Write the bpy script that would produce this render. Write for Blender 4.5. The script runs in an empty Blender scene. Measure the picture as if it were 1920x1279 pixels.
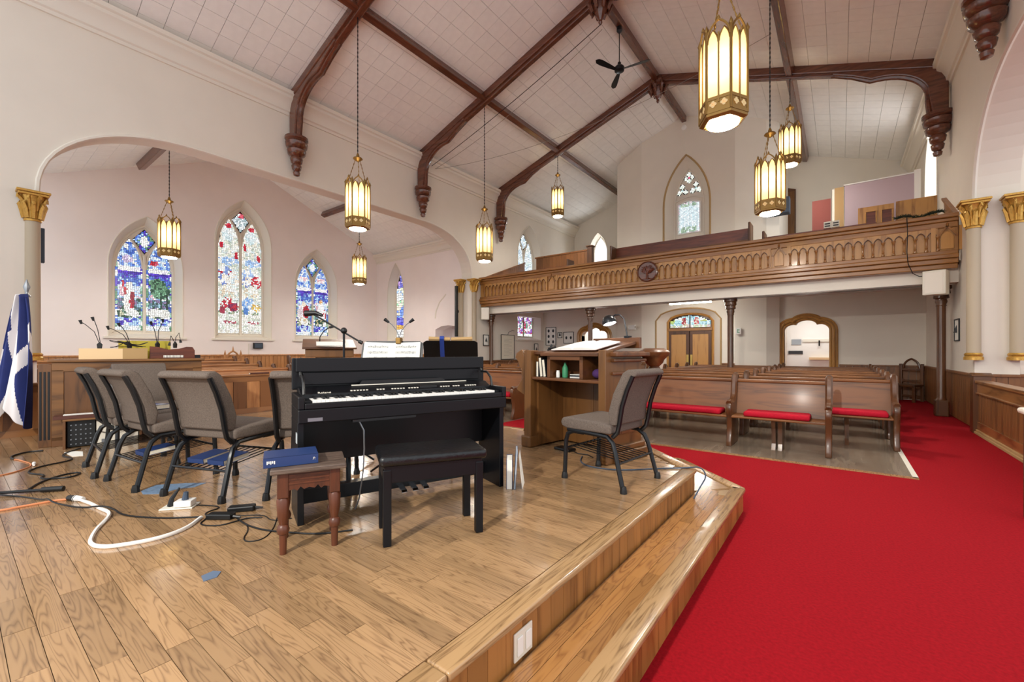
import bpy, bmesh, math, random
from mathutils import Matrix, Vector
from math import sin, cos, pi, radians, sqrt, atan2
random.seed(7)
SC = bpy.context.scene
COL = SC.collection
# ------------------------------------------------------------------ camera
TH = math.atan(615 / 808.0)
cam = bpy.data.cameras.new('camera'); camo = bpy.data.objects.new('camera', cam); COL.objects.link(camo)
cam.sensor_width = 36; cam.lens = 808.0 / 1920 * 36
cam.shift_y = (658.5 - 639.5) / 1920
cam.clip_start = .05; cam.clip_end = 200
camo.location = (0, 0, 1.41); camo.rotation_euler = (pi / 2, 0, TH)
SC.camera = camo
# ------------------------------------------------------------------ world, light, exposure
W = bpy.data.worlds.new('world'); SC.world = W; W.use_nodes = True
W.node_tree.nodes['Background'].inputs[0].default_value = (.92, .96, 1, 1)
W.node_tree.nodes['Background'].inputs[1].default_value = .95
SC.view_settings.view_transform = 'Standard'; SC.view_settings.look = 'None'
SC.view_settings.exposure = 0.6; SC.view_settings.gamma = 1; SC.view_settings.use_curve_mapping = False
SC.cycles.use_denoising = True
SC.cycles.max_bounces = 7; SC.cycles.diffuse_bounces = 5; SC.cycles.glossy_bounces = 3
SC.cycles.transmission_bounces = 4; SC.cycles.sample_clamp_indirect = 4
SC.cycles.caustics_reflective = False; SC.cycles.caustics_refractive = False


def area(name, loc, rot, sx, sy, power, col=(1, 1, 1)):
    l = bpy.data.lights.new(name, 'AREA'); l.shape = 'RECTANGLE'; l.size = sx; l.size_y = sy
    l.energy = power; l.color = col
    o = bpy.data.objects.new(name, l); COL.objects.link(o); o.location = loc; o.rotation_euler = rot
    return o


# daylight behind the two clear gallery windows that the photograph shows blown out white
area('window_gallery_back', (-9.65, 20.6, 5.95), (-pi / 2, 0, 0), .9, 2.6, 60, (.93, .97, 1))
area('window_gallery_right', (2.75, 16.05, 6.1), (0, pi / 2, 0), 2.6, 1.8, 110, (.93, .97, 1))
# next lantern of the aisle-side row, behind the camera: it throws the shadows of stool, bench and chairs
_l = bpy.data.lights.new('chancel_lantern_offscreen', 'SPOT'); _l.energy = 800; _l.spot_size = radians(150); _l.spot_blend = .4; _l.shadow_soft_size = .09; _l.color = (1, .95, .86)
_o = bpy.data.objects.new('chancel_lantern_offscreen', _l); COL.objects.link(_o); _o.location = (-1.05, -2.9, 4.0); _o.rotation_euler = (radians(25), 0, 0)


# ------------------------------------------------------------------ helpers
def srgb(h):
    if isinstance(h, str):
        h = h.lstrip('#'); h = [int(h[i:i + 2], 16) for i in (0, 2, 4)]
    o = []
    for c in h:
        c = c / 255
        o.append(c / 12.92 if c <= .04045 else ((c + .055) / 1.055) ** 2.4)
    return (*o, 1)


class MB:
    def __init__(s): s.v = []; s.f = []; s.M = None
    def add(s, vs, fs):
        n = len(s.v)
        if s.M is not None: vs = [tuple(s.M @ Vector(p)) for p in vs]
        s.v += [tuple(p) for p in vs]; s.f += [tuple(i + n for i in f) for f in fs]; return s
    def box(s, x0, x1, y0, y1, z0, z1):
        return s.add([(x0, y0, z0), (x1, y0, z0), (x1, y1, z0), (x0, y1, z0), (x0, y0, z1), (x1, y0, z1), (x1, y1, z1), (x0, y1, z1)],
                     [(3, 2, 1, 0), (4, 5, 6, 7), (0, 1, 5, 4), (1, 2, 6, 5), (2, 3, 7, 6), (3, 0, 4, 7)])
    def prism(s, poly, plane, lo, hi):
        def P(a, b, c): return {'xy': (a, b, c), 'xz': (a, c, b), 'yz': (c, a, b)}[plane]
        n = len(poly)
        vs = [P(a, b, lo) for a, b in poly] + [P(a, b, hi) for a, b in poly]
        fs = [tuple(range(n))[::-1], tuple(range(n, 2 * n))] + [(i, (i + 1) % n, n + (i + 1) % n, n + i) for i in range(n)]
        return s.add(vs, fs)
    def lathe(s, prof, n=16, c=(0, 0, 0), a0=0, a1=2 * pi):
        full = abs(a1 - a0 - 2 * pi) < 1e-6; m = n if full else n + 1
        vs = []; fs = []
        for r, z in prof:
            for i in range(m):
                a = a0 + (a1 - a0) * i / n; vs.append((c[0] + r * cos(a), c[1] + r * sin(a), c[2] + z))
        for j in range(len(prof) - 1):
            for i in range(n):
                k = (i + 1) % m; fs.append((j * m + i, j * m + k, (j + 1) * m + k, (j + 1) * m + i))
        fs.append(tuple(range(m))[::-1]); fs.append(tuple((len(prof) - 1) * m + i for i in range(m)))
        return s.add(vs, fs)
    def tube(s, pts, r, n=8, closed=False):
        pts = [Vector(p) for p in pts]; rings = []; m = len(pts); up = Vector((0, 0, 1)); prev = None
        for i, p in enumerate(pts):
            if closed: t = pts[(i + 1) % m] - pts[i - 1]
            else: t = pts[min(i + 1, m - 1)] - pts[max(i - 1, 0)]
            if t.length < 1e-9: t = Vector((0, 0, 1))
            t.normalize()
            if prev is None:
                a = up if abs(t.z) < .9 else Vector((1, 0, 0)); u = t.cross(a).normalized()
            else:
                u = prev - t * prev.dot(t)
                u = u.normalized() if u.length > 1e-6 else t.cross(up).normalized()
            prev = u; w = t.cross(u); rr = r[i] if isinstance(r, (list, tuple)) else r
            rings.append([p + (u * cos(2 * pi * k / n) + w * sin(2 * pi * k / n)) * rr for k in range(n)])
        vs = [q for R in rings for q in R]; fs = []
        for j in range(m if closed else m - 1):
            j2 = (j + 1) % m
            for k in range(n): fs.append((j * n + k, j * n + (k + 1) % n, j2 * n + (k + 1) % n, j2 * n + k))
        if not closed: fs.append(tuple(range(n))[::-1]); fs.append(tuple((m - 1) * n + k for k in range(n)))
        return s.add(vs, fs)
    def bar(s, p, q, w, h):
        """rectangular bar from p to q (width w horizontal, h vertical-ish)"""
        p = Vector(p); q = Vector(q); t = (q - p).normalized()
        a = Vector((0, 0, 1)) if abs(t.z) < .95 else Vector((0, 1, 0))
        u = t.cross(a).normalized() * w / 2; v = u.cross(t).normalized() * h / 2
        vs = [p - u - v, p + u - v, p + u + v, p - u + v, q - u - v, q + u - v, q + u + v, q - u + v]
        return s.add(vs, [(3, 2, 1, 0), (4, 5, 6, 7), (0, 1, 5, 4), (1, 2, 6, 5), (2, 3, 7, 6), (3, 0, 4, 7)])
    def ball(s, c, r, n=10, sz=1):
        return s.lathe([(max(1e-4, r * sin(pi * i / 8)), -r * sz * cos(pi * i / 8)) for i in range(9)], n, c)
    def loft(s, A, B):
        n = len(A); return s.add(list(A) + list(B), [(i, i + 1, n + i + 1, n + i) for i in range(n - 1)])
    def mesh(s, name, smooth=None):
        me = bpy.data.meshes.new(name); me.from_pydata(s.v, [], s.f)
        bm = bmesh.new(); bm.from_mesh(me); bmesh.ops.recalc_face_normals(bm, faces=bm.faces); bm.to_mesh(me); bm.free()
        if smooth:
            me.polygons.foreach_set('use_smooth', [True] * len(me.polygons)); me.set_sharp_from_angle(angle=radians(smooth))
        return me
    def build(s, name, mat, parent=None, smooth=None, bevel=0, seg=2, loc=None, kind=None):
        me = s.mesh(name, smooth); me.materials.append(mat)
        return link(name, me, parent, bevel, seg, loc, kind)


def link(name, me, parent=None, bevel=0, seg=2, loc=None, kind=None):
    o = bpy.data.objects.new(name, me); COL.objects.link(o)
    if parent is not None: o.parent = parent
    if loc is not None: o.location = loc
    if bevel:
        b = o.modifiers.new('bevel', 'BEVEL'); b.width = bevel; b.segments = seg; b.limit_method = 'ANGLE'; b.angle_limit = radians(40)
        if seg > 2: me.polygons.foreach_set('use_smooth', [True] * len(me.polygons)); b.harden_normals = False
    if kind: o['kind'] = kind
    return o


def tag(o, label=None, cat=None, group=None, kind=None):
    if label: o['label'] = label
    if cat: o['category'] = cat
    if group: o['group'] = group
    if kind: o['kind'] = kind
    return o


def thing(name, label, cat, loc=(0, 0, 0), rz=0, group=None):
    o = bpy.data.objects.new(name, None); COL.objects.link(o); o.empty_display_size = .2
    o.location = loc; o.rotation_euler = (0, 0, rz)
    return tag(o, label, cat, group)


def struct(name, mb=None, mat=None, loc=(0, 0, 0), smooth=None, bevel=0):
    if mb is None:
        o = bpy.data.objects.new(name, None); COL.objects.link(o); o.location = loc
    else: o = mb.build(name, mat, None, smooth, bevel, loc=loc)
    o['kind'] = 'structure'; return o


def copy_tree(o, parent=None):
    kids = [c for c in ALLKIDS(o)]
    c = o.copy(); COL.objects.link(c); c.parent = parent
    for k in kids: copy_tree(k, c)
    return c


def ALLKIDS(o): return [c for c in bpy.data.objects if c.parent == o]


def arc(cx, cy, r, a0, a1, n): return [(cx + r * cos(a0 + (a1 - a0) * i / n), cy + r * sin(a0 + (a1 - a0) * i / n)) for i in range(n + 1)]


def pointed(c, w, spring, rise, n=8):
    """pointed arch from left spring over the apex to right spring, as (u,z)"""
    a = w / 2; k = (rise * rise - a * a) / (2 * a); r = a + k; am = atan2(rise, k)
    L = [(c + k - r * cos(am * i / n), spring + r * sin(am * i / n)) for i in range(n + 1)]
    return L + [(2 * c - x, z) for x, z in L[::-1][1:]]


# ------------------------------------------------------------------ materials
def nodes(name):
    m = bpy.data.materials.new(name); m.use_nodes = True
    t = m.node_tree; return m, t, t.nodes['Principled BSDF']


def plain(name, col, rough=.5, metal=0, noise=0, nscale=8, coat=0, bump=0, spec=.5):
    m, t, b = nodes(name); c = srgb(col)
    b.inputs['Base Color'].default_value = c; b.inputs['Roughness'].default_value = rough; b.inputs['Metallic'].default_value = metal
    b.inputs['Coat Weight'].default_value = coat; b.inputs['Specular IOR Level'].default_value = spec
    if noise or bump:
        tc = t.nodes.new('ShaderNodeTexCoord'); nz = t.nodes.new('ShaderNodeTexNoise'); nz.inputs['Scale'].default_value = nscale; nz.inputs['Detail'].default_value = 6
        t.links.new(tc.outputs['Object'], nz.inputs['Vector'])
        if noise:
            r = t.nodes.new('ShaderNodeValToRGB'); t.links.new(nz.outputs['Fac'], r.inputs[0])
            r.color_ramp.elements[0].position = .3; r.color_ramp.elements[1].position = .7
            r.color_ramp.elements[0].color = (*[x * (1 - noise) for x in c[:3]], 1); r.color_ramp.elements[1].color = (*[min(1, x * (1 + noise)) for x in c[:3]], 1)
            t.links.new(r.outputs[0], b.inputs['Base Color'])
        if bump:
            bp = t.nodes.new('ShaderNodeBump'); bp.inputs['Strength'].default_value = bump; bp.inputs['Distance'].default_value = .01
            t.links.new(nz.outputs['Fac'], bp.inputs['Height']); t.links.new(bp.outputs[0], b.inputs['Normal'])
    return m


def wood(name, dark, light, axis='x', rough=.35, scale=3.0, rings=0, piece=.0, coat=0, world=False, dens=10):
    """procedural timber; axis = direction of the grain, piece = shade difference between separate pieces"""
    m, t, b = nodes(name); N = t.nodes.new; L = t.links.new
    b.inputs['Roughness'].default_value = rough; b.inputs['Coat Weight'].default_value = coat; b.inputs['Coat Roughness'].default_value = .12
    oi = N('ShaderNodeObjectInfo'); ge = N('ShaderNodeNewGeometry')
    rnd = N('ShaderNodeMath'); rnd.operation = 'ADD'; L(oi.outputs['Random'], rnd.inputs[0]); L(ge.outputs['Random Per Island'], rnd.inputs[1])
    fr = N('ShaderNodeMath'); fr.operation = 'FRACT'; L(rnd.outputs[0], fr.inputs[0])
    off = N('ShaderNodeMath'); off.operation = 'MULTIPLY'; L(fr.outputs[0], off.inputs[0]); off.inputs[1].default_value = 37.0
    mp = N('ShaderNodeMapping'); s = {'x': (.55, dens * .5, dens * .5), 'y': (dens * .5, .55, dens * .5), 'z': (dens * .5, dens * .5, .55)}[axis]
    mp.inputs['Scale'].default_value = s
    if world: L(ge.outputs['Position'], mp.inputs['Vector'])
    else:
        tc = N('ShaderNodeTexCoord'); L(tc.outputs['Object'], mp.inputs['Vector'])
    add = N('ShaderNodeVectorMath'); add.operation = 'ADD'; L(mp.outputs[0], add.inputs[0]); L(off.outputs[0], add.inputs[1])
    nz = N('ShaderNodeTexNoise'); nz.inputs['Scale'].default_value = scale; nz.inputs['Detail'].default_value = 7; nz.inputs['Roughness'].default_value = .6
    nz.inputs['Distortion'].default_value = .6; L(add.outputs[0], nz.inputs['Vector'])
    fac = nz.outputs['Fac']
    if rings:
        big = N('ShaderNodeTexNoise'); big.inputs['Scale'].default_value = scale * .55; big.inputs['Detail'].default_value = 2; L(add.outputs[0], big.inputs['Vector'])
        mu = N('ShaderNodeMath'); mu.operation = 'MULTIPLY'; L(big.outputs['Fac'], mu.inputs[0]); mu.inputs[1].default_value = rings
        sn = N('ShaderNodeMath'); sn.operation = 'SINE'; L(mu.outputs[0], sn.inputs[0])
        s2 = N('ShaderNodeMath'); s2.operation = 'MULTIPLY_ADD'; L(sn.outputs[0], s2.inputs[0]); s2.inputs[1].default_value = .5; s2.inputs[2].default_value = .5
        pw = N('ShaderNodeMath'); pw.operation = 'POWER'; L(s2.outputs[0], pw.inputs[0]); pw.inputs[1].default_value = .35
        mx0 = N('ShaderNodeMath'); mx0.operation = 'MULTIPLY'; L(pw.outputs[0], mx0.inputs[0]); mx0.inputs[1].default_value = .40
        ad = N('ShaderNodeMath'); ad.operation = 'MULTIPLY_ADD'; L(fac, ad.inputs[0]); ad.inputs[1].default_value = .75; L(mx0.outputs[0], ad.inputs[2]); fac = ad.outputs[0]
    r = N('ShaderNodeValToRGB'); L(fac, r.inputs[0]); e = r.color_ramp.elements
    e[0].position = .28; e[1].position = .72; e[0].color = srgb(dark); e[1].color = srgb(light)
    out = r.outputs[0]
    if piece:
        h = N('ShaderNodeHueSaturation'); v = N('ShaderNodeMapRange'); v.inputs['To Min'].default_value = 1 - piece; v.inputs['To Max'].default_value = 1 + piece * .6
        L(fr.outputs[0], v.inputs['Value']); L(v.outputs[0], h.inputs['Value']); L(out, h.inputs['Color']); out = h.outputs[0]
    L(out, b.inputs['Base Color'])
    bp = N('ShaderNodeBump'); bp.inputs['Strength'].default_value = .06; bp.inputs['Distance'].default_value = .01; L(nz.outputs['Fac'], bp.inputs['Height']); L(bp.outputs[0], b.inputs['Normal'])
    return m


def emit(name, col, strength):
    m, t, b = nodes(name); b.inputs['Base Color'].default_value = srgb(col); b.inputs['Emission Color'].default_value = srgb(col)
    b.inputs['Emission Strength'].default_value = strength; return m


MT = dict(
    wall=plain('cream_plaster', '#E8DFD1', .85, noise=.02, nscale=1.5, bump=.03),
    pink=plain('pink_plaster', '#F4E9E5', .85, noise=.02, nscale=1.5),
    white=plain('white_paint', '#F3F0EA', .5), trim=plain('cream_trim', '#EAE2D4', .5),
    tile=plain('ceiling_tile', '#F8F5F0', .7, noise=.025, nscale=6), gap=plain('tile_joint', '#7d7468', .9),
    carpet=plain('red_carpet', '#930F1A', .95, noise=.16, nscale=60, bump=.5, spec=.1),
    plank=wood('oak_plank', '#7C5E42', '#AB8862', 'x', .17, 4.0, rings=95, piece=.24, coat=.4, world=True, dens=14),
    plank_y=wood('oak_plank_lengthwise', '#825530', '#A97845', 'y', .17, 4.0, rings=95, piece=.22, coat=.4, world=True, dens=10),
    riser=wood('oak_riser', '#754820', '#A8723C', 'z', .3, 2.6, rings=20, piece=.22, world=True),
    nosing=wood('oak_nosing', '#745637', '#AD8A60', 'y', .25, 6, rings=30, coat=.4, world=True, dens=18),
    joint=plain('floor_joint', '#9C8262', .8),
    pewfloor=wood('grey_brown_board', '#6F6152', '#8F8170', 'y', .22, 2, piece=.18, world=True, coat=.3),
    rafter=wood('dark_rafter', '#46261A', '#7A4630', 'x', .25, 3, coat=.5),
    oak=wood('gallery_oak', '#8A5A2C', '#B98748', 'z', .32, 3, rings=14, coat=.2),
    oakx=wood('gallery_oak_rail', '#7C4E26', '#A8753C', 'x', .3, 3, coat=.2),
    pew=wood('pew_oak', '#4E2A0C', '#7C4A1B', 'x', .45, 3, rings=18, coat=.04, piece=.1),
    pewy=wood('pew_oak_crosswise', '#5E3A20', '#9A683C', 'y', .3, 3, rings=18, coat=.25, piece=.1),
    pewend=wood('pew_end_oak', '#38200E', '#5A361B', 'z', .34, 3, rings=14, coat=.12, piece=.1),
    wains=wood('wainscot_board', '#55331A', '#85562F', 'z', .4, 3, rings=14, piece=.18),
    wainso=wood('orange_wainscot_board', '#A0683C', '#C8905C', 'z', .4, 3, piece=.12),
    pulpit=wood('pulpit_oak', '#4A2E15', '#734C26', 'z', .4, 3, rings=16, coat=.05),
    pulpitx=wood('pulpit_oak_rail', '#462813', '#6C4223', 'x', .4, 3, rings=12),
    organ=wood('organ_oak', '#3E2512', '#6C4522', 'z', .4, 3, rings=18),
    organx=wood('organ_oak_rail', '#4A2D14', '#7E552C', 'x', .4, 3, rings=12),
    stool=wood('stool_walnut', '#40200F', '#6B3820', 'z', .38, 3),
    stooltop=wood('worn_stool_top', '#261A14', '#7A675A', 'x', .5, 14),
    pine=wood('pale_pine', '#C99F6C', '#E6C596', 'x', .5, 3, rings=16),
    cherry=wood('cherry_wood', '#4A2012', '#7A3C22', 'x', .3, 3),
    black=plain('black_metal', '#0E1014', .35, metal=.2), blackp=plain('black_plastic', '#0B0C0E', .45),
    piano=plain('satin_black', '#0A0B0F', .4, coat=.05, spec=.3), leather=plain('black_leather', '#0C0D10', .3, bump=.25, nscale=60),
    fabric=plain('taupe_fabric', '#6A5F57', .95, noise=.22, nscale=150, bump=.25, spec=.1),
    gold=plain('gold_leaf', '#C79A4A', .35, metal=.55, noise=.15, nscale=30), brass=plain('aged_brass', '#8F6E38', .4, metal=.6),
    shaft=plain('taupe_column', '#B6A78F', .6), chrome=plain('chrome', '#D5D8DC', .15, metal=1), brasspl=plain('brass_plate', '#C7A85C', .3, metal=.8),
    red=plain('red_cushion', '#B0142A', .85, noise=.1, nscale=40, spec=.2), paper=plain('paper', '#F2EFE6', .8), page=plain('page_edges', '#E8E0CC', .85, noise=.05, nscale=90),
    blue=plain('navy_cover', '#1F3666', .45), blue2=plain('dusty_blue_cover', '#5B7CA0', .5), darkbook=plain('black_cover', '#1A1B20', .45), brownbook=plain('brown_cover', '#54291C', .5),
    ink=plain('ink', '#3a3a3c', .8), glassclear=plain('pale_glass', '#DDE7EA', .1),
    flagb=plain('flag_blue', '#23306F', .8, noise=.1, nscale=9), flagw=plain('flag_white', '#EDE9EA', .8),
    steel=plain('grey_steel', '#8E9298', .35, metal=.8), ivory=plain('ivory_plastic', '#E5DFD0', .45), orange=plain('orange_cord', '#D98A5C', .55), whitecord=plain('white_cord', '#ECE9E4', .5),
    tape=plain('blue_grey_tape', '#6F86A0', .5, noise=.25, nscale=40), yellow=plain('olive_yellow_cover', '#B7A62E', .5),
    mauve=plain('mauve_board', '#B9A5AC', .8), maroon=plain('maroon_board', '#86463F', .8), tan=plain('tan_board', '#B08F60', .7), stone=plain('dark_blue_speaker', '#3E4C5E', .6),
    green=plain('pine_garland', '#22301F', .9), redsign=plain('red_sign', '#C4202E', .5), greensign=plain('green_sign', '#3E8F62', .5),
    purple=plain('purple_cloth', '#4B2A63', .9),
    glow=emit('lamp_diffuser', '#FFF8EC', 190.0), tube=emit('fluorescent_tube', '#FFFDF5', 42.0), 
)


def clearpane():
    m, t, b = nodes('clear_window_glass'); tr = t.nodes.new('ShaderNodeBsdfTransparent'); mx = t.nodes.new('ShaderNodeMixShader'); mx.inputs[0].default_value = .92
    b.inputs['Base Color'].default_value = (.9, .93, .95, 1); b.inputs['Roughness'].default_value = .1
    t.links.new(b.outputs[0], mx.inputs[1]); t.links.new(tr.outputs[0], mx.inputs[2]); t.links.new(mx.outputs[0], t.nodes['Material Output'].inputs[0]); return m


MT['clear'] = clearpane()
# ================================================================== SETTING
XL, XR, XC, YB, YB2 = -11.0, 1.95, -4.52, 19.8, 16.9
SL = .33; RIDGE = 10.0
def roofz(x): return RIDGE - SL * abs(x - XC)


def wall_mb(plane, a, b, u0, u1, z0, z1, ops=()):
    mb = MB(); cur = u0
    for ua, ub, lst in sorted(ops, key=lambda q: q[0]):
        if ua > cur: mb.prism([(cur, z0), (ua, z0), (ua, z1), (cur, z1)], plane, a, b)
        low = [(ua, z0), (ub, z0)]
        for sill, top in lst:
            if sill > z0 + 1e-6: mb.prism(low + [(ub, sill), (ua, sill)], plane, a, b)
            low = top
        mb.prism(low + [(ub, z1), (ua, z1)], plane, a, b); cur = ub
    if u1 > cur: mb.prism([(cur, z0), (u1, z0), (u1, z1), (cur, z1)], plane, a, b)
    return mb


def basket(u0, u1, spring, top, a):
    P = []
    for i in range(15):
        t = pi / 2 * i / 14; P.append((u0 + a - a * cos(t) ** .9, spring + (top - spring) * sin(t) ** .9))
    return P + [(u0 + u1 - x, z) for x, z in P[::-1]]


# floor
floor = struct('floor', MB().box(XL, 8, -2.5, YB2 + 3.2, -.06, 0), MT['carpet'])
fb = MB().box(-.123, .123, 0, 8.9, 0, .014).mesh('floorboard'); fb.materials.append(MT['pewfloor'])
for x0 in (-3.76, -9.68):
    for i in range(18):
        o = link('floorboard', fb, floor, loc=(x0 + .125 + i * .2445, 6.5, 0))
MB().box(.64, .69, 6.46, 15.4, 0, .016).build('carpet_edge_strip', MT['ivory'], floor)
MB().box(-3.78, .69, 6.45, 6.495, 0, .016).build('carpet_edge_strip', MT['nosing'], floor)
MB().box(-3.81, -3.765, 6.46, 15.4, 0, .016).build('carpet_edge_strip', MT['nosing'], floor)
tf = struct('floor', MB().box(-17.3, XL, .5, 12.3, -.06, 0), MT['pewfloor'])

# nave walls
archL = basket(.95, 11.95, 4.15, 5.75, 2.4); archR = basket(.35, 11.35, 4.1, 5.85, 2.4)
opsL = [(.95, 11.95, [(0, archL)]),
        (14.85, 16.65, [(1.92, [(14.85, 2.94), (16.65, 2.94)]), (4.62, pointed(15.75, 1.8, 5.55, 1.45))])]
wl = struct('wall_left', wall_mb('yz', XL - .5, XL, -2.4, YB, 0, 7.84, opsL), MT['wall'])
opsR = [(.35, 11.35, [(0, archR)]),
        (15.1, 17.0, [(4.9, pointed(16.05, 1.9, 6.1, 1.5))])]
wr = struct('wall_right', wall_mb('yz', XR, XR + .55, .35, YB, 0, 7.84, opsR), MT['wall'])
struct('wall_right_transept', MB().box(XR + .55, 8, 11.62, 11.9, 0, 7), MT['wall'])
# arch mouldings on the nave faces
def arch_mould(par, x, pts, r):
    MB().tube([(x, y, z) for y, z in pts], r, 6).build('arch_moulding', MT['trim'], par, 40)
arch_mould(wl, XL + .005, archL, .035); arch_mould(wr, XR - .005, archR, .035)

# back walls: upper gallery wall, lower wall under the gallery, tower
def trefoil(c, w, spring, n=7):
    """shouldered arch: two side lobes and a centre lobe meeting in cusps"""
    P = [(-.5 + .2 - .2 * cos(pi * .62 * t / n), .17 * sin(pi * .62 * t / n)) for t in range(n + 1)]
    x0, z0 = P[-1]; P += [(x0 * cos(pi / 2 * t / n), z0 + .12 * sin(pi / 2 * t / n)) for t in range(1, n + 1)]
    P += [(-x, z) for x, z in P[::-1][1:]]
    return [(c + x * w, spring + z * w) for x, z in P]


def offset_out(P, d, c, zc):
    Q = []
    for i, (x, z) in enumerate(P):
        x0, z0 = P[max(0, i - 1)]; x1, z1 = P[min(len(P) - 1, i + 1)]; tx, tz = x1 - x0, z1 - z0; L = math.hypot(tx, tz) or 1
        nx, nz = -tz / L, tx / L
        if nx * (x - c) + nz * (z - zc) < 0: nx, nz = -nx, -nz
        Q.append((x + nx * d, z + nz * d))
    return Q


TRR = trefoil(-.87, 1.22, 2.08); TRL = trefoil(-8.42, 1.22, 2.08)
wb2 = struct('wall_back', wall_mb('xz', YB2, YB2 + .3, XL, XR, 0, 3.26, [(-1.48, -.26, [(0, TRR)]), (-9.03, -7.81, [(0, TRL)])]), MT['wall'])
struct('wall_back_gallery', wall_mb('xz', YB, YB + .3, XL - .5, XR + .5, 3.0, 10.2, [(-10.15, -9.15, [(4.6, pointed(-9.65, 1.0, 6.35, 1.0))])]), MT['wall'])
tw = struct('wall_tower')
dtop = [(-5.55, 2.55)] + [(-4.42 + 1.13 * t / 6, 2.55 + .42 * sqrt(max(0, 1 - (t / 6) ** 2))) for t in range(-5, 6)] + [(-3.29, 2.55)]
wall_mb('xz', 16.3, 16.75, -6.11, -2.85, 0, 4, [(-5.55, -3.29, [(0, dtop)])]).build('tower_front', MT['wall'], tw)
wall_mb('xz', 16.3, 16.75, -6.11, -2.85, 4, 10, [(-5.26, -3.64, [(4.9, pointed(-4.45, 1.62, 6.75, 1.8))])]).build('tower_upper_front', MT['wall'], tw)
MB().prism([(-6.11, 16.3), (-6.11, 16.7), (-6.67, 16.9), (-6.67, 16.52)], 'xy', 0, 10).build('tower_chamfer', MT['wall'], tw)
MB().prism([(-6.67, 16.52), (-6.67, 16.9), (-7.3, YB), (-7.3, 16.75)], 'xy', 0, 10).build('tower_side', MT['wall'], tw)
MB().prism([(-2.85, 16.3), (-2.85, 16.7), (-1.95, 16.9), (-1.95, 16.52)], 'xy', 0, 10).build('tower_chamfer', MT['wall'], tw)
MB().prism([(-1.95, 16.52), (-1.95, 16.9), (-1.6, YB), (-1.6, 16.75)], 'xy', 0, 10).build('tower_side', MT['wall'], tw)

# vestibule behind the right trefoil doorway, stair hall behind the left one
struct('wall_vestibule', MB().box(-2.4, 1.9, 19.3, 19.5, 0, 3.2), MT['white'])
struct('wall_stair', MB().box(-10.9, -7.0, 18.4, 18.6, 0, 3.2), MT['white'])
area('vestibule_lamp_offscreen', (-.6, 18.2, 2.85), (0, 0, 0), 1.6, .5, 20)
area('stair_lamp_offscreen', (-8.6, 17.8, 2.85), (0, 0, 0), 1.2, .4, 28)
struct('ceiling', MB().box(-2.4, 1.9, 17.2, 19.5, 2.92, 3.0), MT['white'])

# transept
XT, YT0, YT1, YTC, ET, PT = -17.2, .7, 12.2, 6.45, 5.85, 8.35
WINS = [(3.81, 1.82, 4.02, 1.58), (6.56, 1.86, 5.28, 1.6), (9.28, 1.8, 4.05, 1.56)]
wt = struct('wall_transept', wall_mb('yz', XT - .5, XT, YT0 - .3, YT1 + .3, 0, 8.6, [(c - w / 2, c + w / 2, [(1.86, pointed(c, w, s, r))]) for c, w, s, r in WINS]), MT['pink'])
NICHE = [(-13.25, 1.0), (-13.25, 2.75), (-13.2, 3.05), (-13.0, 3.4), (-12.63, 3.7), (-12.3, 3.4), (-12.05, 3.05), (-12.0, 2.75), (-12.0, 1.0)]
wts = struct('wall_transept_side', wall_mb('xz', YT1, YT1 + .5, XT - .4, XL - .4, 0, 6.4, [(-16.4, -15.25, [(1.85, pointed(-15.83, 1.15, 3.9, 1.45))]), (-13.25, -12.0, [(0, [(-13.25, 2.3), (-12.9, 2.42), (-12.5, 2.45), (-12.0, 2.38)])])]), MT['pink'])
MB().tube([(x, YT1 - .005, z) for x, z in NICHE[1:5]], .03, 6).build('niche_moulding', MT['trim'], wts, 40)
struct('wall_niche', MB().box(-13.6, -11.6, YT1 + 1.0, YT1 + 1.2, 0, 3).box(-13.5, -13.3, YT1 + .5, YT1 + 1.0, 0, 3).box(-11.95, -11.75, YT1 + .5, YT1 + 1.0, 0, 3).box(-13.5, -11.75, YT1 + .5, YT1 + 1.0, 2.5, 3), MT['pink'])
ndr = struct('door_5', MB().box(-12.85, -12.05, YT1 + .93, YT1 + .99, 0, 2.25), MT['cherry'])
for i in range(2): MB().box(-12.78 + i * .36, -12.5 + i * .36, YT1 + .915, YT1 + .93, 1.15, 2.1).build('door_panel', MT['cherry'], ndr, bevel=.008)

# ceilings made of square tiles
def tile_ceiling(name, origin, ux, uy, nx, ny, s, key, limit=300, th=.02):
    """ux, uy unit vectors along the slope; tiles hang just under a dark backing board"""
    ux = Vector(ux).normalized(); uy = Vector(uy).normalized(); nn = ux.cross(uy)
    if nn.z > 0: nn = -nn
    O = Vector(origin); g = MB()
    A, B, C, D = O, O + ux * nx * s, O + ux * nx * s + uy * ny * s, O + uy * ny * s
    g.add([A, B, C, D] + [p - nn * .08 for p in (A, B, C, D)], [(0, 1, 2, 3), (7, 6, 5, 4), (0, 1, 5, 4), (1, 2, 6, 5), (2, 3, 7, 6), (3, 0, 4, 7)])
    root = struct(name, g, MT['gap'])
    R = Matrix((ux, uy, nn)).transposed().to_4x4()
    h = s * .98 / 2; me = MB().box(-h, h, -h, h, 0, th).mesh('ceiling_tile'); me.materials.append(MT['tile'])
    cs = [O + ux * (i + .5) * s + uy * (j + .5) * s for i in range(nx) for j in range(ny)]
    cs.sort(key=lambda p: (p - Vector(key)).length)
    rest = MB()
    for k, c in enumerate(cs):
        if k < limit:
            o = link('ceiling_tile', me, root); o.matrix_local = Matrix.Translation(c) @ R
        else:
            rest.M = Matrix.Translation(c) @ R; rest.box(-h, h, -h, h, 0, th)
    if rest.v: rest.M = None; rest.build('ceiling_tile_field', MT['tile'], root, kind='stuff')
    return root


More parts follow.
